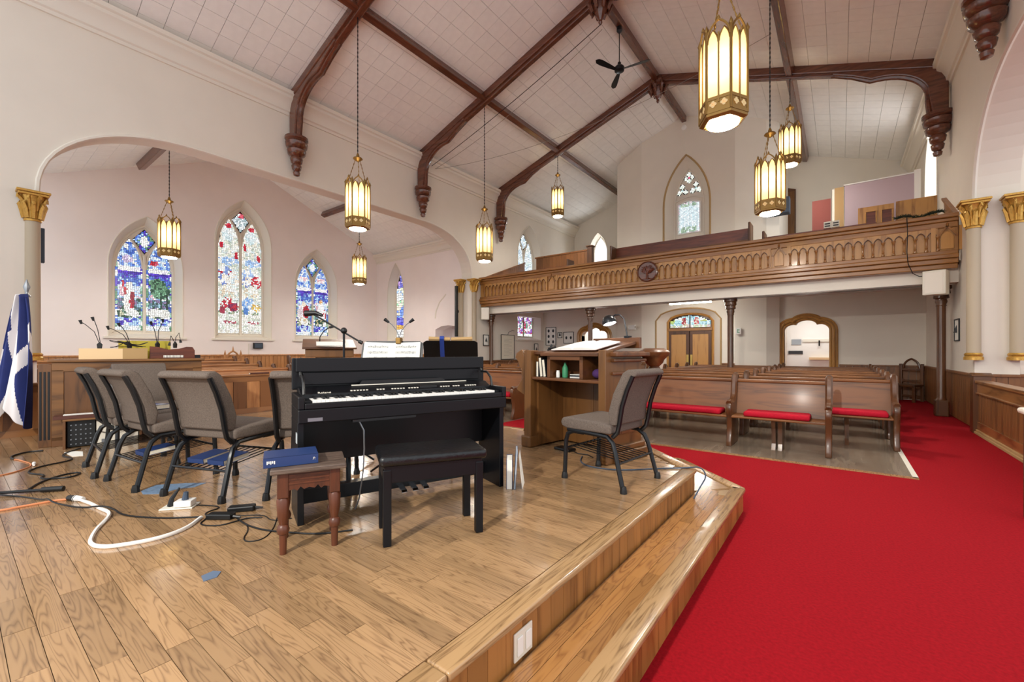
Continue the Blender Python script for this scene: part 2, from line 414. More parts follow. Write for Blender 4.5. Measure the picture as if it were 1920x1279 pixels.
TS = .41; al = math.atan(SL); ny = 50
tile_ceiling('ceiling', (XC, -.63, RIDGE), (-cos(al), 0, -sin(al)), (0, 1, 0), 17, ny, TS, (-6, 5, 9))
tile_ceiling('ceiling', (XC, -.63, RIDGE), (cos(al), 0, -sin(al)), (0, 1, 0), 17, ny, TS, (-2, 9, 9))
at = math.atan((PT - ET) / (YT1 - YTC))
tile_ceiling('ceiling', (XL - .5, YTC, PT), (0, cos(at), -sin(at)), (-1, 0, 0), 15, 14, TS, (-12, 8, 7))
tile_ceiling('ceiling', (XL - .5, YTC, PT), (0, -cos(at), -sin(at)), (-1, 0, 0), 15, 14, TS, (-12, 3, 7))

# cornices
def cornice(name, plane, lo, hi, a, z, sg):
    prof = [(0, -.5), (.04, -.5), (.05, -.44), (.09, -.42), (.1, -.34), (.16, -.22), (.24, -.16), (.25, -.1), (.3, -.08), (.31, 0), (0, .02)]
    return struct(name, MB().prism([(a + sg * p, z + q) for p, q in prof], plane, lo, hi), MT['trim'], smooth=30)


def prism_y(prof, lo, hi):  # profile in x,z extruded along y
    return MB().prism(prof, 'xz', lo, hi)


CP = [(0, -.5), (.04, -.5), (.05, -.44), (.09, -.42), (.1, -.34), (.16, -.22), (.24, -.16), (.25, -.1), (.3, -.08), (.31, 0), (0, .02)]
struct('trim_1', prism_y([(XL + p, 7.8 + q) for p, q in CP], -.63, YB), MT['trim'], smooth=30)
struct('trim_2', prism_y([(XR - p, 7.8 + q) for p, q in CP], -.63, YB), MT['trim'], smooth=30)
struct('trim_3', MB().prism([(YT1 - p * .8, ET + q * .8) for p, q in CP], 'yz', XT, XL - .5), MT['trim'], smooth=30)

# ------------------------------------------------------------------ windows with leaded glass
def glassmat(name, strength):
    m, t, b = nodes(name); a = t.nodes.new('ShaderNodeVertexColor'); a.layer_name = 'Col'
    b.inputs['Base Color'].default_value = (.02, .02, .02, 1); b.inputs['Roughness'].default_value = .3
    t.links.new(a.outputs['Color'], b.inputs['Emission Color']); b.inputs['Emission Strength'].default_value = strength
    return m


MT['stained'] = glassmat('daylit_stained_glass', 1.0); MT['lead'] = plain('lead', '#17191c', .6)
WN = [0]


def inside(p, poly):
    x, y = p; r = False; n = len(poly); j = n - 1
    for i in range(n):
        xi, yi = poly[i]; xj, yj = poly[j]
        if (yi > y) != (yj > y) and x < (xj - xi) * (y - yi) / (yj - yi) + xi: r = not r
        j = i
    return r


def leaded(P, poly, t, cell, paint, parent, jit=.32):
    """leaded light: dark lead sheet with many small separate panes standing in front of it"""
    us = [p[0] for p in poly]; zs = [p[1] for p in poly]; u0, u1, z0, z1 = min(us), max(us), min(zs), max(zs)
    MB().add([P(u, z, t) for u, z in poly], [tuple(range(len(poly)))]).build('lead', MT['lead'], parent)
    nu = max(2, round((u1 - u0) / cell)); nz = max(2, round((z1 - z0) / cell)); du = (u1 - u0) / nu; dz = (z1 - z0) / nz
    rr = random.Random(int(abs(u0) * 997 + z1 * 77)); G = {}
    for i in range(nu + 1):
        for j in range(nz + 1):
            G[i, j] = (u0 + du * (i + (rr.uniform(-jit, jit) if 0 < i < nu else 0) + (.5 if j % 2 and 0 < i < nu else 0) * .5), z0 + dz * (j + (rr.uniform(-jit, jit) if 0 < j < nz else 0)))
    vs = []; fs = []; cols = []
    for i in range(nu):
        for j in range(nz):
            q = [G[i, j], G[i + 1, j], G[i + 1, j + 1], G[i, j + 1]]; c = (sum(a for a, b in q) / 4, sum(b for a, b in q) / 4)
            if not inside(c, poly): continue
            q = [(c[0] + (a - c[0]) * .84, c[1] + (b - c[1]) * .84) for a, b in q]
            if not all(inside((c[0] + (a - c[0]) * .6, c[1] + (b - c[1]) * .6), poly) for a, b in q): continue
            k = len(vs); vs += [P(a, b, t - .006) for a, b in q]; fs.append((k, k + 1, k + 2, k + 3))
            rr.cl = (i // 2 + (j // 3) * 31, (j // 3) * 7 + i // 2)
            col = srgb(paint((c[0] - u0) / (u1 - u0), (c[1] - z0) / (z1 - z0), rr)); f = rr.uniform(.75, 1.15); cols.append([min(1, x * f) for x in col[:3]] + [1])
    me = bpy.data.meshes.new('glass_panes'); me.from_pydata(vs, [], fs); ca = me.color_attributes.new('Col', 'FLOAT_COLOR', 'CORNER')
    ca.data.foreach_set('color', [x for c in cols for _ in range(4) for x in c]); me.materials.append(MT['stained'])
    return link('glass_panes', me, parent, kind='stuff')


def gothic_window(P, c, w, sill, spring, rise, depth=.36, splay=.17, paints=None, two=True, cell=.045, wallm='trim', sillw=.1):
    WN[0] += 1; root = struct('window_%d' % WN[0])
    out = [(c - w / 2, sill)] + pointed(c, w, spring, rise, 10) + [(c + w / 2, sill)]
    gw = w - 2 * splay; inn = [(c - gw / 2, sill + .12)] + pointed(c, gw, spring, rise - splay * 1.4, 10) + [(c + gw / 2, sill + .12)]
    A = out + [out[0]]; B = inn + [inn[0]]
    MB().loft([P(u, z, 0) for u, z in A], [P(u, z, depth) for u, z in B]).build('splayed_reveal', MT[wallm], root, 50)
    MB().add([P(u, z, depth) for u, z in inn], [tuple(range(len(inn)))]).build('frame_plate' if paints else 'pane', MT['trim'] if paints else MT['clear'], root)
    MB().tube([P(u, z, -.004) for u, z in out[:]], .018, 6).build('arch_bead', MT['wall'], root, 40)
    s = MB(); a = P(c - w / 2 - sillw, sill - .07, .3); b = P(c + w / 2 + sillw, sill + .0, -.07)
    s.box(min(a[0], b[0]), max(a[0], b[0]), min(a[1], b[1]), max(a[1], b[1]), a[2], b[2]).build('sill', MT['trim'], root, bevel=.01)
    zb = sill + .2; m = .045; R = rise - splay * 1.4
    MB().tube([P(u, z, depth - .02) for u, z in inn + [inn[0]]], .045, 6).build('frame', MT['trim'], root, 40)
    if not paints: return root
    if two:
        lw = (gw - .09) / 2 - m; lr = R * .70
        for sg in (-1, 1):
            lc = c + sg * (lw / 2 + m)
            # lancet leaning under the outer arch
            P0 = pointed(0, lw, 0, lr, 8); sk = [(lc + u - sg * 0, spring - .02 + z) for u, z in P0]
            lp = [(lc - lw / 2, zb)] + sk + [(lc + lw / 2, zb)]
            leaded(P, lp, depth - .012, cell, paints[0 if sg < 0 else 1], root)
            MB().tube([P(u, z, depth - .02) for u, z in sk], .03, 6).build('tracery', MT['trim'], root, 40)
        a0 = spring + lr * .58; top = spring + R * .93
        dm = [(c, a0 - .1), (c + gw * .19, spring + R * .66), (c, top), (c - gw * .19, spring + R * .66)]
        leaded(P, dm, depth - .012, cell, paints[2], root)
        MB().tube([P(c, z, depth - .03) for z in (zb - .08, spring, spring + lr * .42)], .042, 6).build('mullion', MT['trim'], root, 40)
    else:
        inn2 = [(c - gw / 2 + m, zb)] + pointed(c, gw - 2 * m, spring, R - m * 1.4, 10) + [(c + gw / 2 - m, zb)]
        leaded(P, inn2, depth - .012, cell, paints[0], root)
    return root


def pick(rr, *cols):
    k = getattr(rr, 'cl', None)
    return cols[hash(k) % len(cols)] if k is not None and rr.random() < .62 else rr.choice(cols)


def blobs(u, v, lst):
    hit = None
    for cx, cy, rx, ry, col in lst:
        if ((u - cx) / rx) ** 2 + ((v - cy) / ry) ** 2 < 1: hit = col
    return hit


BL, BL2, PU, GR, GD, WH, RD, SK = '#3E62B8', '#A9C8F0', '#4A34B0', '#5F8C6C', '#274A3A', '#F6F6F2', '#B81E36', '#F0DCC8'
def pastoral(figs, ground='#6E8C78'):
    def f(u, v, rr):
        if u < .1 or u > .9: return pick(rr, GR, BL, WH, '#8FB9A0', PU, WH)
        if v < .055: return pick(rr, WH, WH, '#D5E0E6')
        if v < .14: return pick(rr, BL, BL2, PU, WH, BL2)
        h = blobs(u, v, figs)
        if h: return h if not isinstance(h, tuple) else pick(rr, *h)
        if v < .22: return pick(rr, ground, GD, '#B7B79A', WH)
        if v < .34: return pick(rr, GD, '#5C7C8C', '#8FB3C4', '#7A6A90')
        if v < .48: return pick(rr, BL2, '#7FA6D8', WH, '#C7D7EE', '#D9A9B4')
        if v < .6: return pick(rr, BL, '#5A78C8', PU, BL2)
        if v < .635: return pick(rr, PU, '#5A3CC0', '#3B2A90')
        if v < .685: return pick(rr, WH, WH, '#E6E2EE')
        if v > .93: return pick(rr, GR, BL, WH)
        return pick(rr, BL2, WH, '#6C8FDC', BL, '#CFE0F8')
    return f


shep = pastoral([(.5, .33, .22, .17, (WH, '#EDE6DC', WH)), (.62, .3, .1, .12, (RD, '#8E1C34')), (.36, .42, .1, .05, (RD, WH)), (.5, .49, .12, .035, (SK, WH)), (.28, .5, .05, .03, RD), (.62, .19, .22, .045, (WH, '#E8E6DE')), (.45, .77, .22, .04, ('#E9E2F4', '#C9B7D8'))])
tree = pastoral([(.55, .44, .42, .08, (GR, GD, '#79A98A')), (.45, .52, .36, .06, (GD, GR)), (.6, .3, .05, .13, GD), (.8, .3, .05, .13, '#20362E'), (.4, .2, .36, .05, (WH, '#EFEDE6')), (.7, .19, .3, .05, (WH, '#E5E2DA')), (.3, .75, .15, .03, (RD, '#C94A64'))])
kneel = pastoral([(.4, .3, .3, .14, (WH, '#D8C7CC')), (.65, .33, .2, .1, (RD, '#A01830')), (.5, .44, .14, .04, SK), (.5, .2, .3, .05, ('#C9B48A', WH)), (.5, .8, .3, .04, ('#E6B8C0', WH))])
angel = pastoral([(.5, .33, .24, .17, (WH, '#F4F0F2')), (.5, .49, .13, .035, ('#D89A5A', SK)), (.75, .3, .1, .08, (RD, WH)), (.4, .2, .3, .04, ('#C9B48A', GD)), (.5, .8, .3, .04, ('#E6B8C0', WH))])
def emblem(u, v, rr):
    d = abs(u - .5) + abs(v - .5)
    return pick(rr, WH, '#E7F0FF', WH) if d < .26 else pick(rr, BL, BL2, PU, '#5F86D8', GR)


def heavenly(s):
    figs = [(.45, .86, .3, .06, ('#DCE8EC', WH, '#C9DCE0')), (.5, .93, .16, .02, (RD, '#D84858')), (.15, .76, .1, .03, RD), (.85, .68, .1, .03, RD), (.5, .63, .5, .035, ('#A9C4EA', '#8FB0E0', WH)),
            (.35, .53, .32, .045, (RD, WH, '#7F95CC') if s < 0 else (WH, '#9DB7E2')), (.3, .46, .3, .05, ('#6F86C8', WH, SK)), (.72, .46, .26, .06, (WH, SK, '#CFE0EA') if s < 0 else (RD, '#D03048', WH)),
            (.5, .36, .4, .07, (WH, '#EFEBDD', '#CFE0D8', '#DCC9B0')), (.35, .26, .34, .06, (WH, '#D5E3DA', RD) if s < 0 else ('#9CBCE6', '#6E9AD8', WH)), (.72, .23, .24, .04, (RD, '#7C1F50') if s < 0 else ('#D9B45C', WH, '#C89A40')), (.2, .2, .12, .04, '#4E7FC4' if s > 0 else '#9A2A44')]
    def f(u, v, rr):
        h = blobs(u, v, figs)
        if v < .17:
            if .085 < v < .105 and .2 < u < .85: return pick(rr, '#9A3A48', WH, '#B8586A')
            return pick(rr, WH, '#ECE8DE', '#F6F2EA', '#C9CFC0') if v > .03 else pick(rr, WH, '#DCD6C8')
        if h: return h if not isinstance(h, tuple) else pick(rr, *h)
        if v < .2: return pick(rr, '#6E8C70', WH, '#B7B79A')
        return pick(rr, WH, '#E6E6DC', '#D5DCCB', '#CBD8DA', '#EDE3D2', '#B9C2B4')
    return f


def seraph(u, v, rr): return pick(rr, RD, WH, '#D8586A') if (abs(u - .5) < .15 and v > .68) else pick(rr, WH, '#E2E8EC', '#C9D5DC', '#9DB3B8')


PX = lambda x0, sg: (lambda u, z, t: (x0 + sg * t, u, z))
PY = lambda y0, sg: (lambda u, z, t: (u, y0 + sg * t, z))
for k, (c, w, s, r) in enumerate(WINS):
    gothic_window(PX(XT, -1), c, w, 1.86, s, r, paints=[(shep, tree, emblem), (heavenly(-1), heavenly(1), seraph), (kneel, angel, emblem)][k], cell=(.05, .05, .048)[k])
def modern(u, v, rr):
    if v < .1: return WH
    if v < .17: return pick(rr, '#F0A24A', '#E8B860')
    if v < .3: return pick(rr, '#4A44C8', '#7F80E8', '#5C5AD8')
    if v < .48: return pick(rr, '#5C80E8', '#7FA2F4', '#F4E6D0')
    if v < .56: return pick(rr, '#8FD0A8', '#B8E0C0', '#F4F0D8')
    if v < .74: return pick(rr, '#CFE6F4', WH, '#9FC0E8', '#E8F0C8')
    return pick(rr, '#C8A0E0', '#8F8CE0', '#F0D8E8', '#6E6CC8')
gothic_window(PY(YT1, 1), -15.83, 1.15, 1.85, 3.9, 1.45, paints=[modern], two=False, cell=.11)
def pale(u, v, rr): return pick(rr, '#DCE9F4', '#EAF2FA', '#C9DCEC', WH, '#D5E4E0')
def magenta(u, v, rr):
    if v < .14: return WH
    return pick(rr, WH, '#C0284A', '#8E5AC0', '#E9E6F4', '#6FA08F', '#D8A8D0', WH)
gothic_window(PX(XL, -1), 15.75, 1.8, 4.62, 5.55, 1.45, paints=[pale, pale, pale], cell=.07, wallm='wall')
gothic_window(PY(YB, 1), -9.65, 1.0, 4.6, 6.35, 1.0, paints=None, two=False, cell=.14, wallm='wall', splay=.12)
# right gallery window, seen edge on
gothic_window(PX(XR, 1), 16.05, 1.9, 4.9, 6.1, 1.5, paints=None, two=False, cell=.16, wallm='wall')
# lower left window under the gallery (flat head hidden by the gallery)
WN[0] += 1; lw_ = struct('window_%d' % WN[0]); Pl = PX(XL, -1)
for a, b in ((14.85, 15.0), (16.5, 16.65)):
    MB().loft([Pl(a if a < 15.5 else b, 1.92, 0), Pl(a if a < 15.5 else b, 2.95, 0)], [Pl(b if a < 15.5 else a, 2.02, .36), Pl(b if a < 15.5 else a, 2.95, .36)]).build('splayed_reveal', MT['trim'], lw_)
MB().loft([Pl(14.85, 1.92, 0), Pl(16.65, 1.92, 0)], [Pl(15.0, 2.02, .36), Pl(16.5, 2.02, .36)]).build('splayed_reveal', MT['trim'], lw_)
MB().add([Pl(14.9, 1.95, .37), Pl(16.6, 1.95, .37), Pl(16.6, 3.0, .37), Pl(14.9, 3.0, .37)], [(0, 1, 2, 3)]).build('frame_plate', MT['trim'], lw_)
for a, b in ((15.08, 15.7), (15.8, 16.42)): leaded(Pl, [(a, 2.08), (b, 2.08), (b, 2.97), (a, 2.97)], .35, .06, magenta, lw_)
MB().box(XL - .1, XL + .07, 14.7, 16.8, 1.86, 1.92).build('sill', MT['trim'], lw_, bevel=.01)

# tower window: tracery of three trefoils over a leaded rectangular light
WN[0] += 1; rw = struct('window_%d' % WN[0]); Pt = PY(16.3, 1); cx = -4.45
out = [(cx - .81, 4.9)] + pointed(cx, 1.62, 6.75, 1.8, 10) + [(cx + .81, 4.9)]; inn = [(cx - .52, 4.95)] + pointed(cx, 1.04, 6.78, 1.35, 10) + [(cx + .52, 4.95)]
MB().loft([Pt(u, z, 0) for u, z in out], [Pt(u, z, .4) for u, z in inn]).build('splayed_reveal', MT['wall'], rw, 50)
MB().add([Pt(u, z, .4) for u, z in inn], [tuple(range(len(inn)))]).build('frame_plate', MT['wall'], rw)
MB().tube([Pt(u, z, -.005) for u, z in out], .035, 6).build('arch_moulding', MT['tan'], rw, 40)
MB().tube([Pt(u, z, .37) for u, z in inn], .03, 6).build('frame', MT['trim'], rw, 40)
lt = [(cx - .4, 5.78), (cx + .4, 5.78), (cx + .4, 6.88)] + [(cx + .4 - .8 * i / 8, 6.88 + .1 * sin(pi * i / 8)) for i in range(1, 8)] + [(cx - .4, 6.88)]
def quarry(u, v, rr):
    if u < .06 or u > .94 or v < .05 or v > .93: return pick(rr, '#C8A8B8', '#D8CCD0', '#A8B8B0')
    if abs(u - .5) < .35 and (v < .2 or v > .82): return pick(rr, '#A8C0A8', '#DDE9EA', '#90A890')
    return pick(rr, '#DCEBF2', '#CFE3EC', '#E6F1F6')
leaded(Pt, lt, .385, .05, quarry, rw, jit=.05)
MB().tube([Pt(u, z, .37) for u, z in lt + [lt[0]]], .03, 6).build('light_frame', MT['white'], rw, 40)
MB().tube([Pt(cx - .52 + 1.04 * i / 8, 7.0 + .14 * sin(pi * i / 8), .37) for i in range(9)], .035, 6).build('transom', MT['trim'], rw, 40)
for px, pz, sc, rc in ((cx, 7.83, .85, '#D05878'), (cx - .24, 7.4, 1, '#B8D8D8'), (cx + .24, 7.4, 1, '#B8D8D8')):
    for k in range(3 if sc == 1 else 4):
        a = pi / 2 + k * 2 * pi / (3 if sc == 1 else 4); q = (px + .13 * sc * cos(a), pz + .14 * sc * sin(a))
        pet = [(q[0] + .1 * sc * cos(t) * (1 if abs(cos(t - a)) < .9 else 1.15), q[1] + .1 * sc * sin(t)) for t in [i * pi / 6 for i in range(12)]]
        leaded(Pt, pet, .385, .04, lambda u, v, rr: pick(rr, WH, '#EEF6F0', '#E6EEE0'), rw)
    leaded(Pt, [(px + .045 * cos(t * pi / 4), pz + .045 * sin(t * pi / 4)) for t in range(8)], .38, .03, lambda u, v, rr, rc=rc: rc, rw)

# ------------------------------------------------------------------ doors
dr = struct('door_1'); Pd = PY(16.3, 1)
inn = [(-5.22, 0), (-5.22, 2.5)] + [(-4.42 + .8 * t / 6, 2.5 + .3 * sqrt(max(0, 1 - (t / 6) ** 2))) for t in range(-5, 6)] + [(-3.62, 2.5), (-3.62, 0)]
out = [(-5.55, 0)] + dtop + [(-3.29, 0)]
MB().loft([Pd(u, z, 0) for u, z in out], [Pd(u, z, .4) for u, z in inn]).build('splayed_reveal', MT['wall'], dr, 50)
MB().tube([Pd(u, z, -.004) for u, z in out], .03, 6).build('reveal_bead', MT['tan'], dr, 40)
MB().add([Pd(u, z, .42) for u, z in inn], [tuple(range(len(inn)))]).build('backing', MT['pewend'], dr)
MB().tube([Pd(u, z, .38) for u, z in inn], .055, 6).build('door_frame', MT['oak'], dr, 40)
for a, b in ((-5.17, -4.44), (-4.40, -3.67)):
    lf = MB().box(a, b, 16.63, 16.69, .02, 2.15).build('door_leaf', MT['pewend'], dr)
    MB().box(a + .09, b - .1, 16.615, 16.635, .25, 2.03).build('door_panel', MT['oak'], lf, bevel=.008)
    MB().box((b - .085) if a < -4.9 else a + .01, (b - .01) if a < -4.9 else a + .085, 16.61, 16.63, .75, 1.28).build('push_plate', MT['brasspl'], lf)
MB().box(-5.2, -3.64, 16.6, 16.68, 2.16, 2.26).build('transom_bar', MT['oakx'], dr)
def story(figs):
    def f(u, v, rr):
        h = blobs(u, v, figs)
        if h: return h if not isinstance(h, tuple) else pick(rr, *h)
        if v < .22: return pick(rr, '#C8D8B0', '#E0C8C0', '#B8C8A8', WH)
        return pick(rr, '#8FC8D8', '#B8E0E8', '#7FB8CC', '#D8EEF0')
    return f
leaded(Pd, [(-5.13, 2.29), (-4.44, 2.29), (-4.44, 2.74), (-4.8, 2.68), (-5.13, 2.53)], .385, .04, story([(.72, .5, .13, .35, ('#A02838', WH, '#C88878')), (.12, .6, .12, .3, ('#6FA06A', '#C8D870')), (.4, .75, .2, .15, WH)]), dr)
leaded(Pd, [(-4.40, 2.29), (-3.71, 2.29), (-3.71, 2.53), (-4.04, 2.68), (-4.40, 2.74)], .385, .04, story([(.3, .5, .13, .36, ('#B82838', '#C83848', SK)), (.68, .72, .2, .2, WH), (.68, .52, .18, .08, '#B8C060')]), dr)
for nm, pts, cxx in (('door_2', TRR, -.87), ('door_3', TRL, -8.42)):
    d2 = struct(nm); w2 = .61
    P0 = [(cxx - w2, 0)] + pts + [(cxx + w2, 0)]
    for off, r, y in ((-.005, .04, YB2 - .015), (.075, .045, YB2 - .05), (.15, .04, YB2 - .02)):
        Q = [(x, y, max(0, z)) for x, z in offset_out(P0, off + .03, cxx, 1.0)]
        MB().tube(Q, r, 8).build('moulding', MT['oak'], d2, 40)
    MB().loft([(x, YB2 - .02, z) for x, z in P0], [(x, YB2 + .32, z) for x, z in P0]).build('jamb', MT['white'] if nm == 'door_2' else MT['oak'], d2)

# ------------------------------------------------------------------ wainscot
def wainscot(parent, plane, pos, sg, u0, u1, z0, z1, bw, mat, th=.03):
    n = max(1, round((u1 - u0) / bw)); bw = (u1 - u0) / n; g = .004
    t0, t1 = (pos, pos + sg * th) if sg > 0 else (pos + sg * th, pos)
    if plane == 'yz': me = MB().box(t0, t1, g, bw - g, z0 + .02, z1 - .05).mesh('wainscot_board')
    else: me = MB().box(g, bw - g, t0, t1, z0 + .02, z1 - .05).mesh('wainscot_board')
    me.materials.append(mat)
    for i in range(n): link('wainscot_board', me, parent, loc=(0, u0 + i * bw, 0) if plane == 'yz' else (u0 + i * bw, 0, 0))
    c = [min(t0, t1 + sg * .03, pos + sg * (th + .03)), max(t0, pos + sg * (th + .03), t1)]
    m = MB(); m.box(*((c[0], c[1], u0, u1) if plane == 'yz' else (u0, u1, c[0], c[1])), z1 - .05, z1)
    m.build('cap_rail', mat, parent, bevel=.008)
wainscot(wr, 'yz', XR, -1, 11.36, YB2, 0, 1.0, .16, MT['wains'])
wainscot(wb2, 'xz', YB2, -1, -.02, XR - .04, 0, 1.0, .16, MT['wains'])
wainscot(wb2, 'xz', YB2, -1, -1.95, -1.7, 0, 1.0, .125, MT['wains'])
wainscot(wb2, 'xz', YB2, -1, XL + .04, -9.25, 0, 1.05, .15, MT['wains'])
wainscot(wb2, 'xz', YB2, -1, -7.6, -6.7, 0, 1.0, .15, MT['wains'])
wainscot(tw, 'xz', 16.3, -1, -6.1, -5.58, 0, 1.0, .13, MT['wains']); wainscot(tw, 'xz', 16.3, -1, -3.26, -2.86, 0, 1.0, .13, MT['wains'])
wainscot(wl, 'yz', XL, 1, 12.0, YB2, 0, 1.05, .15, MT['wains'])
wainscot(wl, 'yz', XL, 1, -2.0, .9, 0, 1.27, .15, MT['wains'])
wainscot(wt, 'yz', XT, 1, YT0 + .02, YT1 - .05, 0, 1.29, .14, MT['wainso'])
wainscot(wts, 'xz', YT1, -1, XT + .06, -13.3, 0, 1.29, .14, MT['wainso'])
wj = struct('wall_right_jamb'); wainscot(wj, 'xz', 11.35, -1, XR - .03, XR + .55, 0, 1.0, .15, MT['wains']); wainscot(wj, 'xz', 11.62, -1, XR + .56, 3.6, 0, 1.0, .15, MT['wains'])

# ------------------------------------------------------------------ platform with steps
PZ, SZ = .39, .2
pf = struct('platform')
PPOLY = [(-8, -2.2), (-1.0, -2.2), (-1.0, 3.92), (-1.68, 4.6), (-7.3, 4.6), (-8, 3.9)]
SPOLY = [(-8.2, -2.2), (-.68, -2.2), (-.68, 4.26), (-1.42, 5.0), (-7.5, 5.0), (-8.2, 4.3)]
MB().prism([(x + (.03 if x < -5 else -.03), y - .03) for x, y in PPOLY], 'xy', SZ - .01, PZ - .016).build('subfloor', MT['joint'], pf)
MB().prism([(x + (.03 if x < -5 else -.03), y - .03) for x, y in SPOLY], 'xy', 0, SZ - .016).build('step_core', MT['joint'], pf)
PW = .083; rows = int((4.55 + 2.0) / PW); rr = random.Random(3); planks = []
for j in range(rows):
    y0 = 4.52 - (j + 1) * PW; xmax = -1.09 if y0 + PW < 3.86 else -1.09 - (y0 + PW - 3.86); xmin = -7.98 if y0 + PW < 3.8 else -7.98 + (y0 + PW - 3.8)
    x = xmax + rr.uniform(0, .4); x = min(x, xmax); 
    while x > xmin + .05:
        L = rr.uniform(.28, .85); a = max(xmin, x - L)
        planks.append((a, x, y0, y0 + PW)); x = a
planks.sort(key=lambda p: ((p[0] + p[1]) / 2) ** 2 + p[2] ** 2)
vis = [p for p in planks if -.606 * (p[0] + p[1]) / 2 + .796 * p[2] > .9]; hid = [p for p in planks if p not in set(vis)]
rest = MB()
for k, (a, b, c, d) in enumerate(vis):
    dz = rr.uniform(-.0006, .0006)
    if k < 300:
        MB().box(-(b - a) / 2 + .0012, (b - a) / 2 - .0012, -PW / 2 + .001, PW / 2 - .001, -.018, 0).build('plank', MT['plank'], pf, loc=((a + b) / 2, (c + d) / 2, PZ + dz))
    else: rest.box(a + .0012, b - .0012, c + .001, d - .001, PZ - .018, PZ + dz)
for a, b, c, d in hid: rest.box(a + .0012, b - .0012, c + .001, d - .001, PZ - .018, PZ)
rest.build('plank_field', MT['plank'], pf, kind='stuff')
# step tread boards (run along the step), three strips
for i in range(3):
    y = 4.15 - i * .1; x0 = -.985 + i * .075
    while y > -2:
        L = rr.uniform(.4, .95); MB().box(x0 + .001, x0 + .074, max(-2, y - L) + .0012, y, SZ - .018, SZ).build('tread_plank', MT['plank_y'], pf); y -= L
for i in range(6):
    t = .07 * i; MB().prism([(-.98 - t * .7, 4.02 + t * .7 - .1), (-.93 - t * .7, 4.05 + t * .7 - .1), (-1.36 - t * .3 - .3, 4.56 + t * .2 + .2), (-1.66 - .05 * i, 4.62)], 'xy', SZ - .018, SZ - .0005 * i)
MB().prism([(-.78, 4.2), (-1.44, 4.88), (-7.5, 4.88), (-7.5, 4.6), (-1.7, 4.6), (-1.02, 3.92)], 'xy', SZ - .02, SZ - .001).build('tread_board', MT['plank'], pf)
def nosing(pts, z, w=.11):
    for (x0, y0), (x1, y1) in zip(pts[:-1], pts[1:]):
        d = Vector((x1 - x0, y1 - y0, 0)); L = d.length; d.normalize(); n = 1 if L < 2 else 2
        for k in range(n):
            a = Vector((x0, y0, z - .014)) + d * L * k / n; b = Vector((x0, y0, z - .014)) + d * (L * (k + 1) / n - .003)
            nrm = Vector((-d.y, d.x, 0)); MB().bar(a + nrm * (w / 2 - .02), b + nrm * (w / 2 - .02), w, .034).build('nosing', MT['nosing'], pf, bevel=.01, seg=3)
nosing([(-1.0, -2.0), (-1.0, 3.92), (-1.68, 4.6), (-7.3, 4.6), (-8, 3.9)], PZ); nosing([(-.68, -2.0), (-.68, 4.26), (-1.42, 5.0), (-7.5, 5.0)], SZ)
def risers(pts, z0, z1, bw=.105):
    for (x0, y0), (x1, y1) in zip(pts[:-1], pts[1:]):
        d = Vector((x1 - x0, y1 - y0, 0)); L = d.length; d.normalize(); n = int(L / bw); w = L / n
        me = MB().box(.001, w - .001, 0, .018, z0, z1).mesh('riser_board'); me.materials.append(MT['riser'])
        for k in range(n):
            o = link('riser_board', me, pf, loc=(x0 + d.x * w * k, y0 + d.y * w * k, 0)); o.rotation_euler = (0, 0, atan2(d.y, d.x))
risers([(-1.0, -2.0), (-1.0, 3.92), (-1.68, 4.6)], SZ - .02, PZ - .03); risers([(-.68, -2.0), (-.68, 4.26), (-1.42, 5.0)], 0, SZ - .03)

# ------------------------------------------------------------------ gallery structure
gl = struct('trim_4', MB().box(XL, XR, 12.66, 12.95, 2.84, 3.2), MT['wall'])
MB().box(XL, XR - .2, 12.64, 12.97, 2.815, 2.84).build('beam_edge', MT['pewend'], gl)
struct('ceiling', MB().box(XL, XR, 12.9, YB2, 3.2, 3.24), MT['white'])
gf = struct('floor')
for y0, y1, z in ((12.5, 13.5, 3.25), (13.5, 14.4, 3.5), (14.4, 15.3, 3.75), (15.3, YB, 4.0)): MB().box(XL, XR, y0, y1, 3.24, z + .02).build('gallery_tier', MT['pewfloor'], gf)
lamp = thing('strip_light', 'white fluorescent strip light under the gallery by the double doors', 'light', (-3.9, 14.7, 3.2))
MB().box(-.68, .68, -.09, .09, -.17, 0).build('housing', MT['white'], lamp); MB().box(-.64, .64, -.06, .06, -.235, -.17).build('tube', MT['tube'], lamp)
